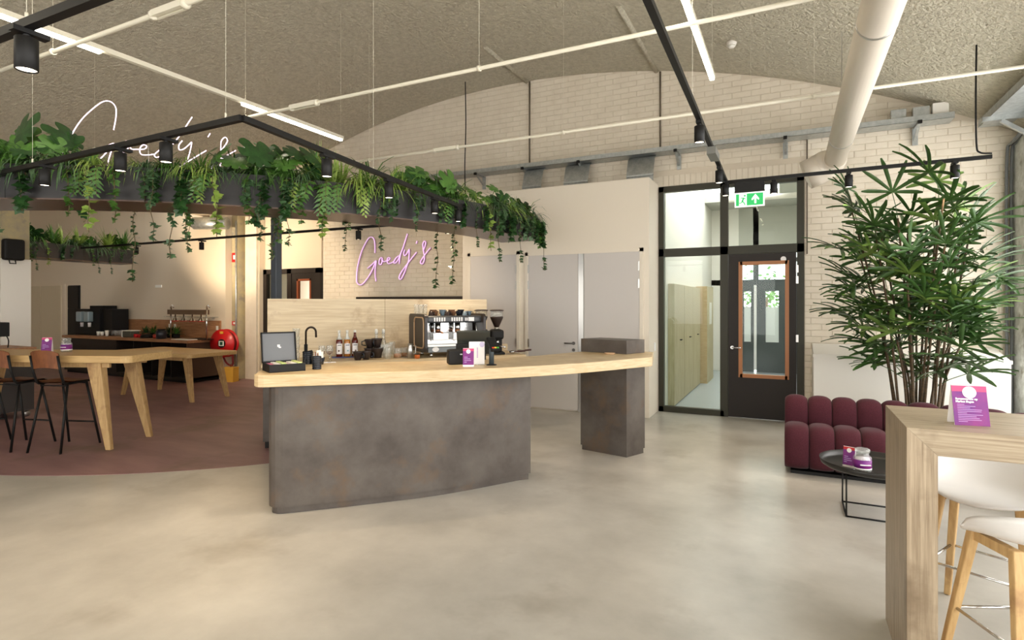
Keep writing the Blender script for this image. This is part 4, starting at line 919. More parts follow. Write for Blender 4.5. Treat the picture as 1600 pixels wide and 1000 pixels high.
a = Vector(cpos(732, 572.5)); tent('small purple card with white disc in front of the till', a, radians(26), .092, .155, .05, False)
p = Vector(cpos(745, 569.5)); t = thing('white_leaflet', 'white leaflet with lilac corner standing before the till', 'leaflet', p, radians(30))
MB().box(-.068, 0, 0, .068, .004, .2).obj('sheet', M_paper, t); MB().box(-.068, -.03, 0, .068, .03, .004).obj('foot', M_vglass, t); MB().lathe([(0, 0), (.03, 0), (.03, .001)], (.045, -.001, .175), 20, M=Matrix.Rotation(pi/2, 3, 'X') @ Matrix.Diagonal((.75, .8, 1))).obj('corner_spot', mat('pale_lilac', (206, 196, 226), .6), t)
for k in range(7): MB().box(.0, -.0012, .06+.013*k, .01, 0, .069+.013*k).obj('vertical_lettering', M_ink, t)
p = Vector(cpos(713, 569.5)); t = thing('receipt_printer', 'black receipt printer left of the purple card', 'printer', p, radians(40)); MB().box(-.07, -.02, 0, .07, .12, .125).obj('body', M_blackm, t, bev=.01); MB().box(-.05, .02, .125, .05, .1, .13).obj('paper_slot', M_black, t); MB().box(.03, -.022, .085, .05, -.019, .095).obj('logo', mat('pale_logo', (190, 200, 205), .5), t)
p = Vector(cpos(738, 566)); t = thing('till_screen', 'black till monitor seen from behind on the counter', 'monitor', (p.x-.06, p.y+.12, CZ), radians(26))
SM = Matrix.Translation((0, .06, .13)) @ Matrix.Rotation(radians(28), 4, 'X'); MB().box(-.155, -.012, -.08, .155, .012, .17, SM).obj('screen', mat('till_grey', (58, 60, 56), .3), t, bev=.006)
MB().box(-.1, -.05, 0, .1, .1, .012).obj('base', M_blackm, t); MB().prism([(-.16, -.02), (.12, -.02), (.1, .05), (-.1, .05)], .012, .16).obj('stand', M_blackm, t)
p = Vector(cpos(768, 570.5)); t = thing('card_terminal', 'card payment terminal on a black stalk', 'terminal', p, radians(50))
MB().lathe([(.045, 0), (.045, .006), (.02, .012)], n=18).obj('base', M_blackm, t); MB().tube([(0, 0, .01), (0, 0, .12), (.01, .01, .15)], .022, 10).obj('stalk', mat('slate_plastic', (52, 62, 66), .5), t)
KM = Matrix.Translation((.02, .0, .165)) @ Matrix.Rotation(radians(-50), 4, 'X'); MB().box(-.04, -.015, -.06, .04, .015, .1, KM).obj('reader', M_blackm, t, bev=.008)
for k, c_ in enumerate(((210, 60, 40), (220, 190, 60), (80, 170, 70))): MB().box(-.03+.022*k, -.019, -.045, -.012+.022*k, -.014, -.03, KM).box(-.03+.022*k, .0145, -.045, -.012+.022*k, .018, -.03, KM).obj('key', mat('key_%d' % k, c_, .5), t)
# ------------------------------------------------------------------ left tables and stools
def rounded_rect(x0, y0, x1, y1, r, n=6):
    out = []
    for cx_, cy_, a in ((x1-r, y1-r, 0), (x0+r, y1-r, 90), (x0+r, y0+r, 180), (x1-r, y0+r, 270)):
        for k in range(n+1): w = radians(a+90*k/n); out.append((cx_+r*cos(w), cy_+r*sin(w)))
    return out
def taper_leg(m, a, b, w0, d0, w1, d1):
    """tapered slab leg from top a to foot b; w along x, d along y"""
    vs = []
    for p, w, d in ((a, w0, d0), (b, w1, d1)):
        for i, j in ((-1, -1), (1, -1), (1, 1), (-1, 1)): vs.append((p[0]+w/2*i, p[1]+d/2*j, p[2]))
    m.add(vs, [(0, 1, 2, 3), (7, 6, 5, 4), (4, 5, 1, 0), (5, 6, 2, 1), (6, 7, 3, 2), (7, 4, 0, 3)]); return m
def oak_table(label, loc, rz, L, Wd, h, th, feet, w0=.17, d0=.1, w1=.065, d1=.05):
    t = thing('oak_table', label, 'table', loc, rz, 'oak tables on the purple floor')
    MB().prism(rounded_rect(-L/2, -Wd/2, L/2, Wd/2, .09), h-th, h).obj('table_top', M_tab, t, bev=.006)
    MB().box(-L/2+.3, -Wd/2+.1, h-th-.06, L/2-.3, -Wd/2+.13, h-th).box(-L/2+.3, Wd/2-.13, h-th-.06, L/2-.3, Wd/2-.1, h-th).obj('apron', M_leg, t)
    for sx_ in (-1, 1):
        for sy_ in (-1, 1):
            b = (sx_*feet[0], sy_*feet[1], 0); a = (sx_*(feet[0]-.2), sy_*(feet[1]-.05), h-th); taper_leg(MB(), a, b, w0, d0, w1, d1).obj('leg', M_leg, t, bev=.008)
    return t
e1 = radians(21.5); C0 = Vector((-6.50, 3.70)); L1, W1 = 2.7, .78
cen = C0-Vector((cos(e1), sin(e1)))*(L1/2)+Vector((-sin(e1), cos(e1)))*(W1/2)
oak_table('tall oak bar table with splayed legs at the left edge', (cen.x, cen.y, 0), e1, L1, W1, 1.05, .08, (L1/2-.28, W1/2-.08))
oak_table('lower oak table behind the tall bar table', (-9.77, 6.35, 0), radians(1), 2.1, .95, .80, .062, (.93, .33), .13, .09)
def bar_stool(loc, rz, label):
    t = thing('bar_stool', label, 'stool', loc, rz, 'wood and black steel bar stools'); sz = .77; r = .0125
    # seat: curved ply
    m = MB(); n = 8; g = []
    for i in range(n+1):
        for j in range(n+1):
            a, b = -1+2*i/n, -1+2*j/n; x = .19*a*(1-.12*abs(b)**4); y = .19*b*(1-.15*abs(a)**4); g.append((x, y, sz-.012*(1-a*a)+.012*(b < -.6)*(abs(b)-.6)*2))
    k = len(g); m.add(g+[(p[0], p[1], p[2]-.014) for p in g], [(i*(n+1)+j, (i+1)*(n+1)+j, (i+1)*(n+1)+j+1, i*(n+1)+j+1) for i in range(n) for j in range(n)]+[(k+i*(n+1)+j, k+i*(n+1)+j+1, k+(i+1)*(n+1)+j+1, k+(i+1)*(n+1)+j) for i in range(n) for j in range(n)], True)
    for i in range(n):
        for q_ in ((i, i+1), (i*(n+1)+n, (i+1)*(n+1)+n)): pass
    m.obj('seat', M_brown, t, fixn=False)
    # backrest (towards -y)
    m = MB(); n = 8; g = []
    for i in range(n+1):
        for j in range(5):
            a, b = -1+2*i/n, j/4; x = .175*a*(1-.1*(1-b)-.06*max(0, b-.7)*abs(a)*4); z = .93+.19*b-.03*(b > .9)*abs(a)**3-.02*(b < .1)*abs(a)**2; y = -.215-.03*b-.03*(1-a*a); g.append((x, y, z))
    k = len(g); f = [(i*5+j, (i+1)*5+j, (i+1)*5+j+1, i*5+j+1) for i in range(n) for j in range(4)]
    m.add(g+[(p[0], p[1]-.012, p[2]) for p in g], f+[tuple(k+q for q in ff[::-1]) for ff in f], True); m.obj('backrest', M_brown, t, fixn=False)
    for s in (-1, 1):
        MB().tube([(s*.165, -.255, 1.06), (s*.165, -.22, .88), (s*.165, -.185, .77), (s*.165, -.16, .745), (s*.165, -.1, .742), (s*.165, .14, .748), (s*.16, .18, .735)], r, 8).obj('back_frame', M_black, t)
        MB().tube([(s*.15, -.12, .735), (s*.2, -.255, 0)], r, 8).obj('leg', M_black, t); MB().tube([(s*.15, .12, .735), (s*.2, .255, 0)], r, 8).obj('leg', M_black, t)
    MB().tube([(-.182, .205, .26), (.182, .205, .26)], .009, 8).obj('footrest', M_black, t); MB().tube([(-.155, -.13, .72), (.155, -.13, .72)], .008, 8).tube([(-.155, .13, .72), (.155, .13, .72)], .008, 8).obj('seat_bearer', M_black, t)
    return t
st = bar_stool((-7.33, 3.50, 0), radians(19.5), 'wood and black steel bar stool nearest the table legs')
dup(st, (-7.89, 3.31, 0), radians(17), 'wood and black steel bar stool second from the table legs')
dup(st, (-8.45, 3.12, 0), radians(19), 'wood and black steel bar stool cut off by the left picture edge')
def jar(label, loc, rz, s=1.0):
    t = thing('label_jar', label, 'jar', loc, rz, 'glass jars with purple labels')
    MB().lathe([(0, 0), (.046*s, 0), (.05*s, .01*s), (.05*s, .09*s), (.034*s, .112*s), (.034*s, .12*s)], n=20).obj('glass_body', M_vglass, t)
    MB().lathe([(.0507*s, .018*s), (.0507*s, .078*s)], n=20).obj('label', M_purplec, t); MB().lathe([(.0512*s, .018*s), (.0512*s, .028*s)], n=20).obj('label_band', M_paper, t); 
    MB().box(-.03*s, -.0525*s, .048*s, .03*s, -.045*s, .054*s).obj('label_lettering', M_paper, t)
    MB().lathe([(0, .02*s), (.04*s, .02*s), (.04*s, .085*s), (0, .088*s)], n=12).obj('sweets', mat('pale_sweets', (226, 214, 222), .7), t)
    MB().lathe([(.037*s, .118*s), (.042*s, .125*s), (.042*s, .14*s), (.03*s, .146*s), (0, .146*s)], n=20).obj('lid', M_vglass, t)
tent('purple tent card on the tall oak table at the left', (-7.97, 3.62, 1.05), radians(48), .1, .17, .075, False, M_pinkc, False)
jar('glass jar with purple label on the tall oak table', (-7.76, 3.72, 1.05), radians(26), 1.12)
# trolley at the left edge
t = thing('trolley', 'dark trolley on castors at the left edge', 'trolley', (-10.22, 4.0, 0)); MB().box(-.4, -.3, .1, .4, .3, .97).obj('body', mat('trolley_grey', (62, 58, 56), .5), t); MB().box(-.42, -.32, .97, .42, .32, 1.0).obj('top', M_walnut, t)
for x in (-.33, .33):
    for y in (-.24, .24): MB().lathe([(.0, -.015), (.045, -.015), (.045, .015), (0, .015)], (x, y, .045), 14, M=Matrix.Rotation(pi/2, 3, 'Y')).box(x-.012, y-.02, .06, x+.012, y+.02, .1).obj('castor', M_steel, t)
t = thing('desk_speaker', 'small black box with cable on the trolley', 'speaker', (-10.1, 3.95, 1.0)); MB().box(-.15, -.12, 0.16, .15, .12, .36).box(-.03, -.03, 0, .03, .03, .16).obj('box', M_blackm, t, bev=.01); MB().tube(spline([(.1, -.1, .36), (.05, -.1, .46), (.0, -.1, .5)], 5), .008, 6).obj('cable', M_black, t); MB().tube(spline([(.1, .1, .17), (.16, .1, .1), (.14, .1, .0)], 5), .008, 6).obj('cable', M_black, t)
t = thing('wall_speaker', 'black rounded loudspeaker mounted on the left column', 'speaker', (-11.26, 4.62, 2.32)); MB().box(0, -.14, 0, .14, .14, .34).obj('cabinet', M_blackm, t, bev=.04, seg=3); MB().box(.138, -.11, .03, .145, .11, .31).obj('grille', M_black, t); MB().tube([(.04, -.04, -.0), (.06, -.04, -.05), (.06, .04, -.05), (.04, .04, 0)], .01, 6).obj('bracket', M_black, t)
# ------------------------------------------------------------------ kitchen
t = thing('kitchen_counter', 'dark kitchen counter with walnut worktop against the cream wall', 'counter', (0, 0, 0))
KX0, KX1, KY0, KY1 = -15.6, -10.96, 7.38, 8.14
MB().box(KX0, KY0, .82, KX1, KY1, .88).obj('worktop', M_walnut, t, bev=.004)
MB().box(KX0+.05, KY0+.03, .06, -13.45, KY1, .82).obj('cupboard', M_kdark, t); MB().box(KX0+.08, KY0+.08, 0, KX1-.06, KY1, .06).obj('plinth', M_black, t)
MB().box(-13.45, KY1-.03, .06, KX1-.02, KY1, .82).obj('rear_panel', M_kdark, t); MB().box(-13.45, KY0+.03, .06, KX1-.02, KY1-.03, .1).obj('floor_board', M_kdark, t)
for x in (-12.85, -12.2, -11.55): MB().box(x-.015, KY0+.05, .1, x+.015, KY1-.03, .82).obj('divider', M_kdark, t)
MB().box(KX1-.05, KY0+.02, .06, KX1-.02, KY1-.03, .82).obj('end_panel', mat('dark_walnut', (76, 54, 40), .5), t)
o = MB().box(-14.3, 8.115, .881, -10.96, 8.148, 1.26).obj('splashback', M_walnut, None); tag(o, 'walnut splashback behind the kitchen counter', 'splashback')
def kx(px, Y=7.75): return xw(px, Y)
t = thing('heat_lamp_bridge', 'chrome heat lamp bridge with four red lamps on the kitchen counter', 'heat lamp', (0, 7.7, .88))
x0, x1 = kx(267, 7.7), kx(323, 7.7)
for x in (x0, x1): MB().tube([(x, 0, 0), (x, 0, .68)], .016, 8).obj('post', M_chrome, t); MB().tube([(x+.02, 0, .62), (x+.03, -.02, .7), (x+.07, -.02, .72), (x+.1, 0, .66)], .012, 6).obj('hook', M_chrome, t)
MB().box(x0-.03, -.06, .52, x1, .06, .62).obj('beam', mat('brown_steel', (120, 96, 78), .3, .6), t)
for k in range(4):
    x = x0+(x1-x0)*(.13+.24*k); MB().lathe([(.0, .52), (.012, .52), (.014, .46), (.04, .43), (.06, .385), (.07, .38)], (x, 0, 0), 14).obj('lamp_shade', M_chrome, t); MB().lathe([(.0, .372), (.07, .372), (.074, .385)], (x, 0, 0), 14).obj('lamp_rim', M_red, t)
t = thing('glass_shelf', 'thin glass shelf behind the heat lamps', 'shelf', (0, 8.0, 0)); MB().box(kx(256, 8), 0, 1.33, kx(332, 8), .14, 1.342).obj('pane', M_vglass, t)
for k in range(2): MB().box(kx(262+62*k, 8), .1, 1.29, kx(263+62*k, 8)+.02, .145, 1.33).obj('bracket', M_steel, t)
t = thing('coffee_dispenser', 'black double drinks dispenser with clear tanks on the kitchen counter', 'dispenser', (kx(136, 7.7), 7.65, .88))
MB().box(-.42, .0, 0, .62, .42, .62).obj('body', M_blackm, t); MB().box(.02, .1, .62, .55, .42, .7).obj('raised_back', M_blackm, t); MB().box(.62, .05, 0, 1.02, .42, .62).obj('side_cabinet', M_blackm, t)
for k in range(2):
    x = -.05+.32*k; MB().box(x-.1, -.12, .32, x+.1, 0, .56).obj('tank', mat('clear_tank', (150, 170, 178), .15), t, bev=.02); MB().lathe([(.03, .2), (.035, .3)], (x+.05, -.06, 0), 10).obj('dial', M_paper, t); MB().tube([(x, -.06, .3), (x, -.08, .22)], .015, 6).obj('spout', M_black, t)
for k, px in enumerate((154, 159.5, 167)):
    o = MB().lathe([(0, 0), (.03, 0), (.042, .1+.03*(k == 2)), (.038, .1+.03*(k == 2)), (.028, .01), (0, .01)], n=14).obj('paper_cup', M_cup, None, loc=(kx(px, 7.6), 7.6, .88)); tag(o, '%s white cup on the kitchen counter by the dispenser' % ('left', 'middle', 'right')[k], 'cup', 'white cups by the dispenser')
for k in range(14):
    p = ((kx(178, 7.8)+.115*(k % 7), 7.72+.16*(k//7), .88)); o = bpy.data.objects.new('glass', tum); COL.objects.link(o); o.location = p; o.scale = (1.1, 1.1, 1.05); tag(o, '%s glass from the left in the %s row of glasses on the kitchen counter' % (ORD[k % 7], ('front', 'rear')[k//7]), 'glass', 'glasses on the kitchen counter')
t = thing('basket', 'white-rimmed dark basket on the kitchen counter', 'basket', (kx(206, 7.6), 7.58, .88)); MB().box(-.15, -.1, 0, .15, .1, .14).obj('body', mat('basket_grey', (84, 82, 70), .8), t, bev=.02); MB().box(-.17, -.11, .14, .17, .11, .155).box(-.18, -.1, 0, -.152, .1, .14).obj('rim', M_cup, t)
for k, (px, s_, sd) in enumerate(((228, .9, 31), (240, 1.0, 32), (266, 1.1, 33), (276, 1.0, 34))):
    t = thing('potted_herb', '%s pot of herbs from the left on the kitchen counter' % ORD[k], 'plant', (kx(px, 7.85), 7.85, .88), 0, 'potted herbs'); lathe_obj('pot', [(0, 0), (.06, 0), (.07, .09), (.06, .085), (0, .08)], M_blackm if k != 0 else M_brown, t)
    o = inst('leaves', tuft(60, .2*s_, .035, 10, 85, 1.2, sd).mesh('herb_leaves', M_lf2 if k % 2 else M_lf1), t, (0, 0, .08)); o['kind'] = 'stuff'
for k, (px, m_, r, h) in enumerate(((213, M_red, .05, .09), (220, M_red, .045, .08), (229, M_blackm, .12, .08), (243, mat('tin_red', (180, 60, 40), .4), .05, .1), (247, M_yel, .03, .1), (252, mat('dark_jar', (44, 46, 54), .3), .1, .2))):
    t = thing('condiment_pot', '%s of the small pots from the left before the herbs' % ORD[k], 'pot', (kx(px, 7.55), 7.55, .88), 0, 'small pots on the kitchen counter'); lathe_obj('pot', [(0, 0), (r, 0), (r, h*.8), (r*.7, h*.9)], m_, t); lathe_obj('lid', [(r*.72, h*.9), (r*.72, h), (0, h)], M_black, t)
t = thing('cutting_board', 'pale board lying under the heat lamps', 'board', (kx(290, 7.5), 7.42, .88)); MB().box(-.35, 0, 0, .2, .2, .015).obj('board', M_cup, t)
t = thing('hob', 'flat black hob below the heat lamps', 'hob', (kx(308, 7.7), 7.66, .88)); MB().box(-.35, -.03, 0, .3, .36, .012).obj('plate', M_black, t)
for k, (px, z) in enumerate(((263, 1.08), (271, 1.08), (337, 1.06))):
    o = MB().box(0, 8.105, z, .07, 8.114, z+.09).obj('socket', M_cup, None, loc=(kx(px, 8.1), 0, 0), bev=.003); tag(o, 'white wall socket on the walnut splashback, %s' % ('left', 'middle', 'right')[k], 'socket', 'wall sockets')
o = MB().box(kx(243, 8.14), 8.13, 2.0, kx(252.5, 8.14), 8.149, 2.06).obj('wall_switch', M_cup, None, bev=.003); tag(o, 'white switch plate high on the cream kitchen wall', 'switch')
# tall cabinet and dark opening on the kitchen wall
t = thing('tall_cabinet', 'flush cream cupboard doors in the kitchen wall at the far left', 'cabinet', (0, 8.09, 0)); xa, xb = xw(51, 8.1), xw(96, 8.1)
MB().box(xa-.6, .03, 0, xb+.1, .058, 2.14).obj('carcass', M_plas, t)
for k in range(2): MB().box(xa-.58+(xb-xa+.58)*k/2, 0, .08, xa-.6+(xb-xa+.58)*(k+1)/2, .03, 2.1).obj('door', mat('beige_door', (206, 192, 164), .6), t)
t = thing('dark_opening_panel', 'narrow black panel standing in for a dark opening beside the cream kitchen cupboard', 'doorway', (0, 8.1, 0)); x0, x1 = xw(105, 8.1), xw(122.5, 8.1)
MB().box(x0, .02, 0, x1, .048, 2.1).obj('body', M_black, t); MB().box(x0+.02, 0, .1, x1-.02, .02, 1.5).obj('door', M_black, t); MB().box(x0+.02, 0, 1.51, x1-.02, .02, 2.08).obj('door', M_black, t)  # flat black boxes painted in place of the shaded depth of an opening
# duct unit at the top of the far column, hose reel
t = thing('fan_unit', 'silver duct end beneath the beam by the far column', 'duct', (-11.0, 7.9, 3.28)); MB().tube([(-.35, -.1, .05), (.3, .2, .05)], .13, 16).obj('pipe', M_galv, t); MB().lathe([(.11, -.002), (.11, 0)], (-.352, -.101, .05), 16, M=Matrix.Rotation(pi/2, 3, 'Y')).obj('mouth', M_black, t); MB().box(-.02, .02, .15, .02, .08, .24).obj('hanger', M_steel, t)
t = thing('hose_reel', 'red fire hose reel on the far column', 'hose reel', (-10.63, 7.98, .80), radians(12))
RY = Matrix.Rotation(pi/2, 3, 'X')
MB().lathe([(0, -.08), (.285, -.08), (.295, -.07), (.295, -.055), (.05, -.05), (.05, .05), (.295, .055), (.295, .075), (0, .08)], n=32, M=RY).obj('drum', M_red, t)
MB().lathe([(.20, -.05), (.262, -.04), (.268, 0), (.262, .04), (.20, .05)], n=32, M=RY).obj('wound_hose', M_redd, t)
MB().lathe([(0, 0), (.09, 0), (.09, .012)], (0, -.08, 0), 20, M=RY).obj('hub_plate', M_blackm, t); MB().box(-.06, -.096, -.05, .06, -.092, .05).obj('sticker', M_cup, t); MB().box(-.035, -.099, -.035, .035, -.096, .035).obj('pictogram', mat('dark_green', (20, 70, 50), .5), t); MB().box(-.04, -.09, .2, .04, -.08, .25).obj('tag', M_yel, t)
MB().tube(spline([(-.06, .02, -.27), (.04, .0, -.4), (.16, -.02, -.46), (.22, -.02, -.44), (.22, -.02, -.3), (.2, 0, .0)], 6), .018, 8).obj('loose_hose', M_redd, t)
MB().tube([(.2+.045*cos(k*pi/6), -.02, -.47+.045*sin(k*pi/6)) for k in range(13)], .008, 6, False).obj('ring', M_chrome, t); MB().tube([(0, .08, 0), (.0, .3, 0)], .04, 10).obj('axle', M_steel, t)
t = thing('yellow_box', 'yellow box on the floor under the hose reel', 'box', (-10.5, 8.0, 0), radians(20)); MB().box(-.14, -.1, 0, .14, .1, .30).obj('carton', M_yel, t); MB().box(-.145, -.105, .28, .145, .105, .305).obj('lid', M_yel, t)
for k, (z, h) in enumerate(((2.52, .2), (1.16, .09))):
    o = MB().box(-.075, -.006, 0, .075, .006, h).obj('fire_sign', M_red, None, loc=(-10.73, 8.292, z)); tag(o, ('red fire safety sign high on the far column', 'small red sign above the hose reel')[k], 'sign')
    MB().box(-.03, -.009, h*.3, .03, -.006, h*.75).obj('pictogram', M_cup, o)
# ------------------------------------------------------------------ right side: radiator cover, palm, sofa
t = thing('radiator_cover', 'white box with sloping lid along the wall behind the palm', 'cover', (0, 0, 0)); rx0, rx1 = .26, 2.2
m = MB(); m.add([(x, y, z) for x in (rx0, rx1) for y, z in ((8.1, 0), (8.1, .985), (YB-.01, 1.09), (YB-.01, 0))], [(0, 1, 2, 3), (7, 6, 5, 4), (0, 4, 5, 1), (1, 5, 6, 2), (2, 6, 7, 3), (3, 7, 4, 0)]); m.obj('casing', M_white, t)
MB().box(rx0-.01, 8.085, .95, rx1+.01, 8.1, .99).obj('lid_edge', M_white, t)
SEATP = [(0, .03), (-.025, .12), (-.03, .25), (-.015, .36), (.03, .435), (.1, .462), (.3, .455), (.46, .43), (.5, .38), (.5, .03)]
BACKP = [(.44, .33), (.41, .42), (.40, .52), (.415, .61), (.455, .67), (.53, .695), (.61, .68), (.68, .61), (.715, .5), (.73, .3), (.73, .03), (.52, .03), (.52, .33)]
def rib(prof, w, k):
    m = MB(); n = len(prof); S_ = [-1, -.97, -.85, -.6, -.3, 0, .3, .6, .85, .97, 1]; cx_ = sum(p[0] for p in prof)/n; cz_ = sum(p[1] for p in prof)/n; vs = []
    for s in S_:
        f = 1-.13*abs(s)**5-.06*s*s
        for d, z in prof:
            dd = cx_+(d-cx_)*f; zz = max(.03, cz_+(z-cz_)*f) if z > .04 else .03
            vs.append((s*w/2*(1+k*(dd-.36)), dd, zz))
    ns = len(S_); m.add(vs, [(i*n+j, i*n+(j+1) % n, (i+1)*n+(j+1) % n, (i+1)*n+j) for i in range(ns-1) for j in range(n)]+[list(range(n))[::-1], [(ns-1)*n+j for j in range(n)]], True); return m
so = thing('sofa', 'aubergine channel-tufted sofa bending towards the right wall', 'sofa', (0, 0, 0))
pos = Vector((-.055, 6.36)); hd = 0.0; w = .212; heads = [0, 0, 0, 0, 0, -10, -12, -12, 0, 0, 0, 0, -6]
cache = {}
for tn in heads:
    hd2 = hd+radians(tn)/2; stp = Vector((cos(hd2), sin(hd2)))*w; mid = pos+stp/2; pos = pos+stp; hd = hd+radians(tn)
    if mid.x > 2.05: break
    for nm, pf in (('seat_rib', SEATP), ('back_rib', BACKP)):
        if (nm, tn) not in cache:
            me = rib(pf, w*1.0, -radians(tn)/w).mesh(nm, M_sofa)
            bm = bmesh.new(); bm.from_mesh(me); bmesh.ops.recalc_face_normals(bm, faces=bm.faces); bm.to_mesh(me); bm.free(); cache[(nm, tn)] = me
        o = inst(nm, cache[(nm, tn)], so, (mid.x-(-sin(hd2))*.36, mid.y-cos(hd2)*.36, 0), (0, 0, hd2))
        if nm == 'back_rib' or True: s_ = o.modifiers.new('s', 'SUBSURF'); s_.levels = 1; s_.render_levels = 1
MB().box(-.0, 6.06, 0, .95, 6.66, .03).obj('base', M_black, so)
# palm
PX, PY_ = 1.2, 7.28
t = thing('lady_palm', 'tall lady palm with fan leaves behind the sofa', 'plant', (PX, PY_, 0))
MB().lathe([(0, 0), (.24, 0), (.3, .5), (.28, .5), (.26, .44), (0, .42)], n=24).obj('pot', M_white, t); MB().lathe([(0, .43), (.27, .44)], n=20).obj('soil', M_soil, t)
def fan(seed, nb, L, wd):
    r = random.Random(seed); m = MB(); 
    m.tube([(0, 0, 0), (.14, 0, .04), (.3, 0, .05)], .004, 5)
    for k in range(nb):
        a = radians(-105+210*k/(nb-1)); l = L*(1-.25*abs(a)/1.9)*r.uniform(.85, 1.08)
        d = Vector((cos(a), sin(a), r.uniform(-.05, .25))).normalized(); side = Vector((-sin(a), cos(a), 0)); p = Vector((.3, 0, .05)); v = d; vs = []; seg = 5
        for i in range(seg+1):
            f = i/seg; ww = wd*(.35+1.6*f-1.25*f*f) if i < seg else wd*.35
            vs += [p-side*ww/2+Vector((0, 0, .006)), p-Vector((0, 0, .004)), p+side*ww/2+Vector((0, 0, .006))]
            p = p+v*(l/seg); v = (v+Vector((0, 0, -.16*f-.05))).normalized()
        m.add(vs, [q_ for i in range(seg) for q_ in ((3*i, 3*i+1, 3*i+4, 3*i+3), (3*i+1, 3*i+2, 3*i+5, 3*i+4))], True)
    return m
FANS = [fan(1, 8, .40, .05).mesh('fan_leaf', M_palm), fan(2, 7, .42, .052).mesh('fan_leaf', M_palm), fan(3, 6, .36, .055).mesh('fan_leaf', M_palm2), fan(4, 9, .38, .044).mesh('fan_leaf', M_palm)]
RP = random.Random(5)
nl = 0
for k in range(22):
    a = 2*pi*k/22+RP.uniform(-.2, .2); r0 = RP.uniform(.05, .22); h = (1.25, 2.5, 1.9, 2.65, 2.2, 1.6, 2.4)[k % 7]; lean = RP.uniform(.1, .42)
    b = Vector((r0*cos(a), r0*sin(a), .43)); tp = Vector((b.x+lean*h*.5*cos(a), b.y+lean*h*.36*sin(a), h)); mid = (b+tp)/2-Vector((cos(a), sin(a), 0))*lean*.12
    cv = spline([b, mid, tp], 8); MB().tube(cv, [.014-.005*i/len(cv) for i in range(len(cv))], 6).obj('cane', M_cane, t)
    n = int(4+h*2.0)
    for j in range(n):
        f = 1-.62*(j/n)**1.0 if h > 1.5 else 1-.7*j/n
        p = cv[min(len(cv)-1, int(f*(len(cv)-1)))]; b2 = a+RP.gauss(0, 1.25) if RP.random() < .8 else RP.uniform(0, 6.28); up = RP.uniform(-.1, .95) if j > 1 else RP.uniform(.5, 1.25)
        if PX+p.x+.55*cos(b2) > 2.15 or PY_+p.y+.6*sin(b2) > 8.5: b2 = b2+pi*.6
        if nl >= 290: continue
        nl += 1; o = inst('fan_leaf', RP.choice(FANS), t, p, (0, 0, 0), RP.uniform(.8, 1.15)); o.rotation_euler = (Matrix.Rotation(b2, 3, 'Z') @ Matrix.Rotation(-up, 3, 'Y') @ Matrix.Rotation(RP.uniform(-.5, .5), 3, 'X')).to_euler()
for k, x in enumerate((.0,)):
    pass
# coffee table
t = thing('tray_table', 'round black tray coffee table on a wire base before the sofa', 'coffee table', (.56, 5.17, 0))
MB().lathe([(0, .35), (.32, .35), (.345, .366), (.356, .402), (.35, .402), (.338, .372), (.315, .358), (0, .358)], n=48).obj('tray', mat('black_tray', (44, 42, 40), .35, .3), t)
q = .18; r = .0065
for x in (-q, q):
    for y in (-q, q): MB().tube([(x, y, r), (x, y, .35)], r, 6).obj('leg', M_black, t)
for a, b in (((-q, -q), (q, -q)), ((q, -q), (q, q)), ((q, q), (-q, q)), ((-q, q), (-q, -q))): MB().tube([(a[0], a[1], r), (b[0], b[1], r)], r, 6).obj('floor_rail', M_black, t); MB().tube([(a[0], a[1], .343), (b[0], b[1], .343)], r, 6).obj('top_rail', M_black, t)
jar('glass jar with purple label on the round tray table', (.485, 5.0, .358), radians(15), 1.2)
tent('purple tent card behind the jar on the tray table', (.41, 5.1, .358), radians(-25), .085, .155, .05, False, M_red, True)
# high table
t = thing('high_table', 'grey oak high table with mitred frame legs in the foreground', 'table', (0, 0, 0)); X0, X1, Y0, Y1, Z, th = .438, 2.28, 2.875, 3.465, 1.10, .108
def mitre(pts, nm, m_):
    n = len(pts); MB().add([(x, Y0, z) for x, z in pts]+[(x, Y1, z) for x, z in pts], [list(range(n)), list(range(n, 2*n))[::-1]]+[(i, (i+1) % n, n+(i+1) % n, n+i) for i in range(n)]).obj(nm, m_, t, bev=.0015)
mitre([(X0, Z), (X1, Z), (X1-th, Z-th), (X0+th, Z-th)], 'table_top', M_gwood); mitre([(X0, 0), (X0, Z), (X0+th, Z-th), (X0+th, 0)], 'leg', M_gwoodv); mitre([(X1, 0), (X1, Z), (X1-th, Z-th), (X1-th, 0)], 'leg', M_gwoodv)
tent('large purple tent card with white disc on the grey oak high table', (.69, 3.075, 1.10), radians(10), .128, .168, .075, True, M_pinkc, False)
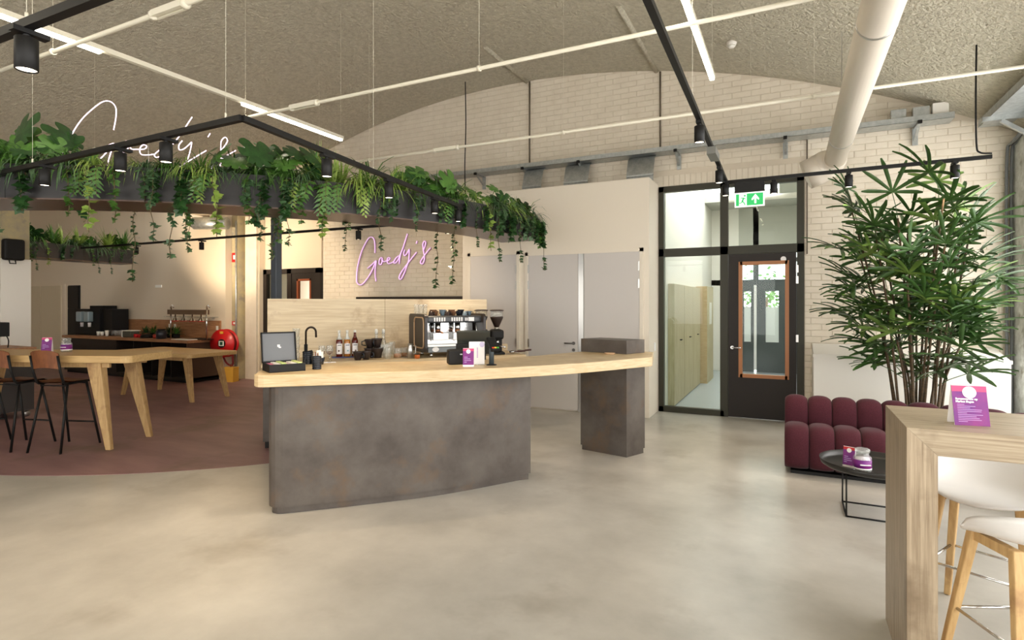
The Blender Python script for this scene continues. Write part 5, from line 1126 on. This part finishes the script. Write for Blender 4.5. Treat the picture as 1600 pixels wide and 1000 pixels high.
def shell_stool(loc, rz, label):
    t = thing('shell_stool', label, 'stool', loc, rz, 'white shell bar stools'); sz = .675
    m = MB(); nr, na = 12, 44; vs = []
    def P(f, a):
        ca, sa = cos(a), sin(a); R_x, R_y = .248, .215; back = max(0, -sa+.3)/1.3
        rim = .012+.145*back**.5; lip = -.035*max(0, sa)**2*f**3; g = 1-(1-f)**1.7
        return (R_x*ca*g*(1+.05*back*f), R_y*sa*g-.035*back*f*f, rim*f**2.8+lip)
    for lay in (0, 1):
        vs.append((0, 0, sz-(.012 if lay else 0)))
        for i in range(1, nr+1):
            for j in range(na):
                x, y, z = P(i/nr, 2*pi*j/na); vs.append((x*(.97 if lay else 1), y*(.97 if lay else 1), sz+z-(.012 if lay else 0)))
    off = 1+nr*na; fs = []
    for lay in (0, 1):
        o = lay*off
        for j in range(na): fs.append((o, o+1+j, o+1+(j+1) % na))
        for i in range(nr-1):
            for j in range(na): fs.append((o+1+i*na+j, o+1+(i+1)*na+j, o+1+(i+1)*na+(j+1) % na, o+1+i*na+(j+1) % na))
    a = 1+(nr-1)*na; fs += [(a+j, off+a+j, off+a+(j+1) % na, a+(j+1) % na) for j in range(na)]
    m.add(vs, fs, True); m.obj('shell', M_shell, t)
    for sx_ in (-1, 1):
        for sy_ in (-1, 1):
            b = MB(); taper_leg(b, (sx_*.155, sy_*.105, sz-.012), (sx_*.225, sy_*.21, 0), .042, .034, .03, .026); b.obj('leg', M_leg, t, bev=.006)
        MB().bar((sx_*.15, -.11, sz-.035), (sx_*.15, .11, sz-.035), .03, .04).obj('seat_bearer', M_leg, t)
    zf = .3; fx, fy = .225-.07*(zf/sz), .21-.105*(zf/sz)
    pts = [(-fx, -fy), (fx, -fy), (fx, fy), (-fx, fy)]
    for k in range(4): a_, b_ = pts[k], pts[(k+1) % 4]; MB().tube([(a_[0], a_[1], zf), (b_[0], b_[1], zf)], .007, 8).obj('footrest_bar', M_chrome, t)
    return t
s1 = shell_stool((.885, 3.62, 0), radians(152), 'white shell bar stool on the far side of the high table')
dup(s1, (.885, 3.0, 0), radians(24), 'white shell bar stool nearest the camera')
# wall switch on the cupboard box side
o = MB().box(BX1, 8.36, .93, BX1+.012, 8.44, 1.05).obj('wall_switch', M_paper, None, bev=.003); tag(o, 'white switch plate on the side of the white cupboard box', 'switch')
# unseen lamp added to light the storeroom
t = thing('added_store_lamp', 'unseen round lamp added to light the storeroom', 'lamp', (-9.5, 9.7, 2.9)); MB().lathe([(0, -.05), (.14, -.05), (.15, 0)], n=16).obj('diffuser', mat('added_lamp_glow', (255, 250, 240), .4, emit=(255, 240, 214), es=2), t)
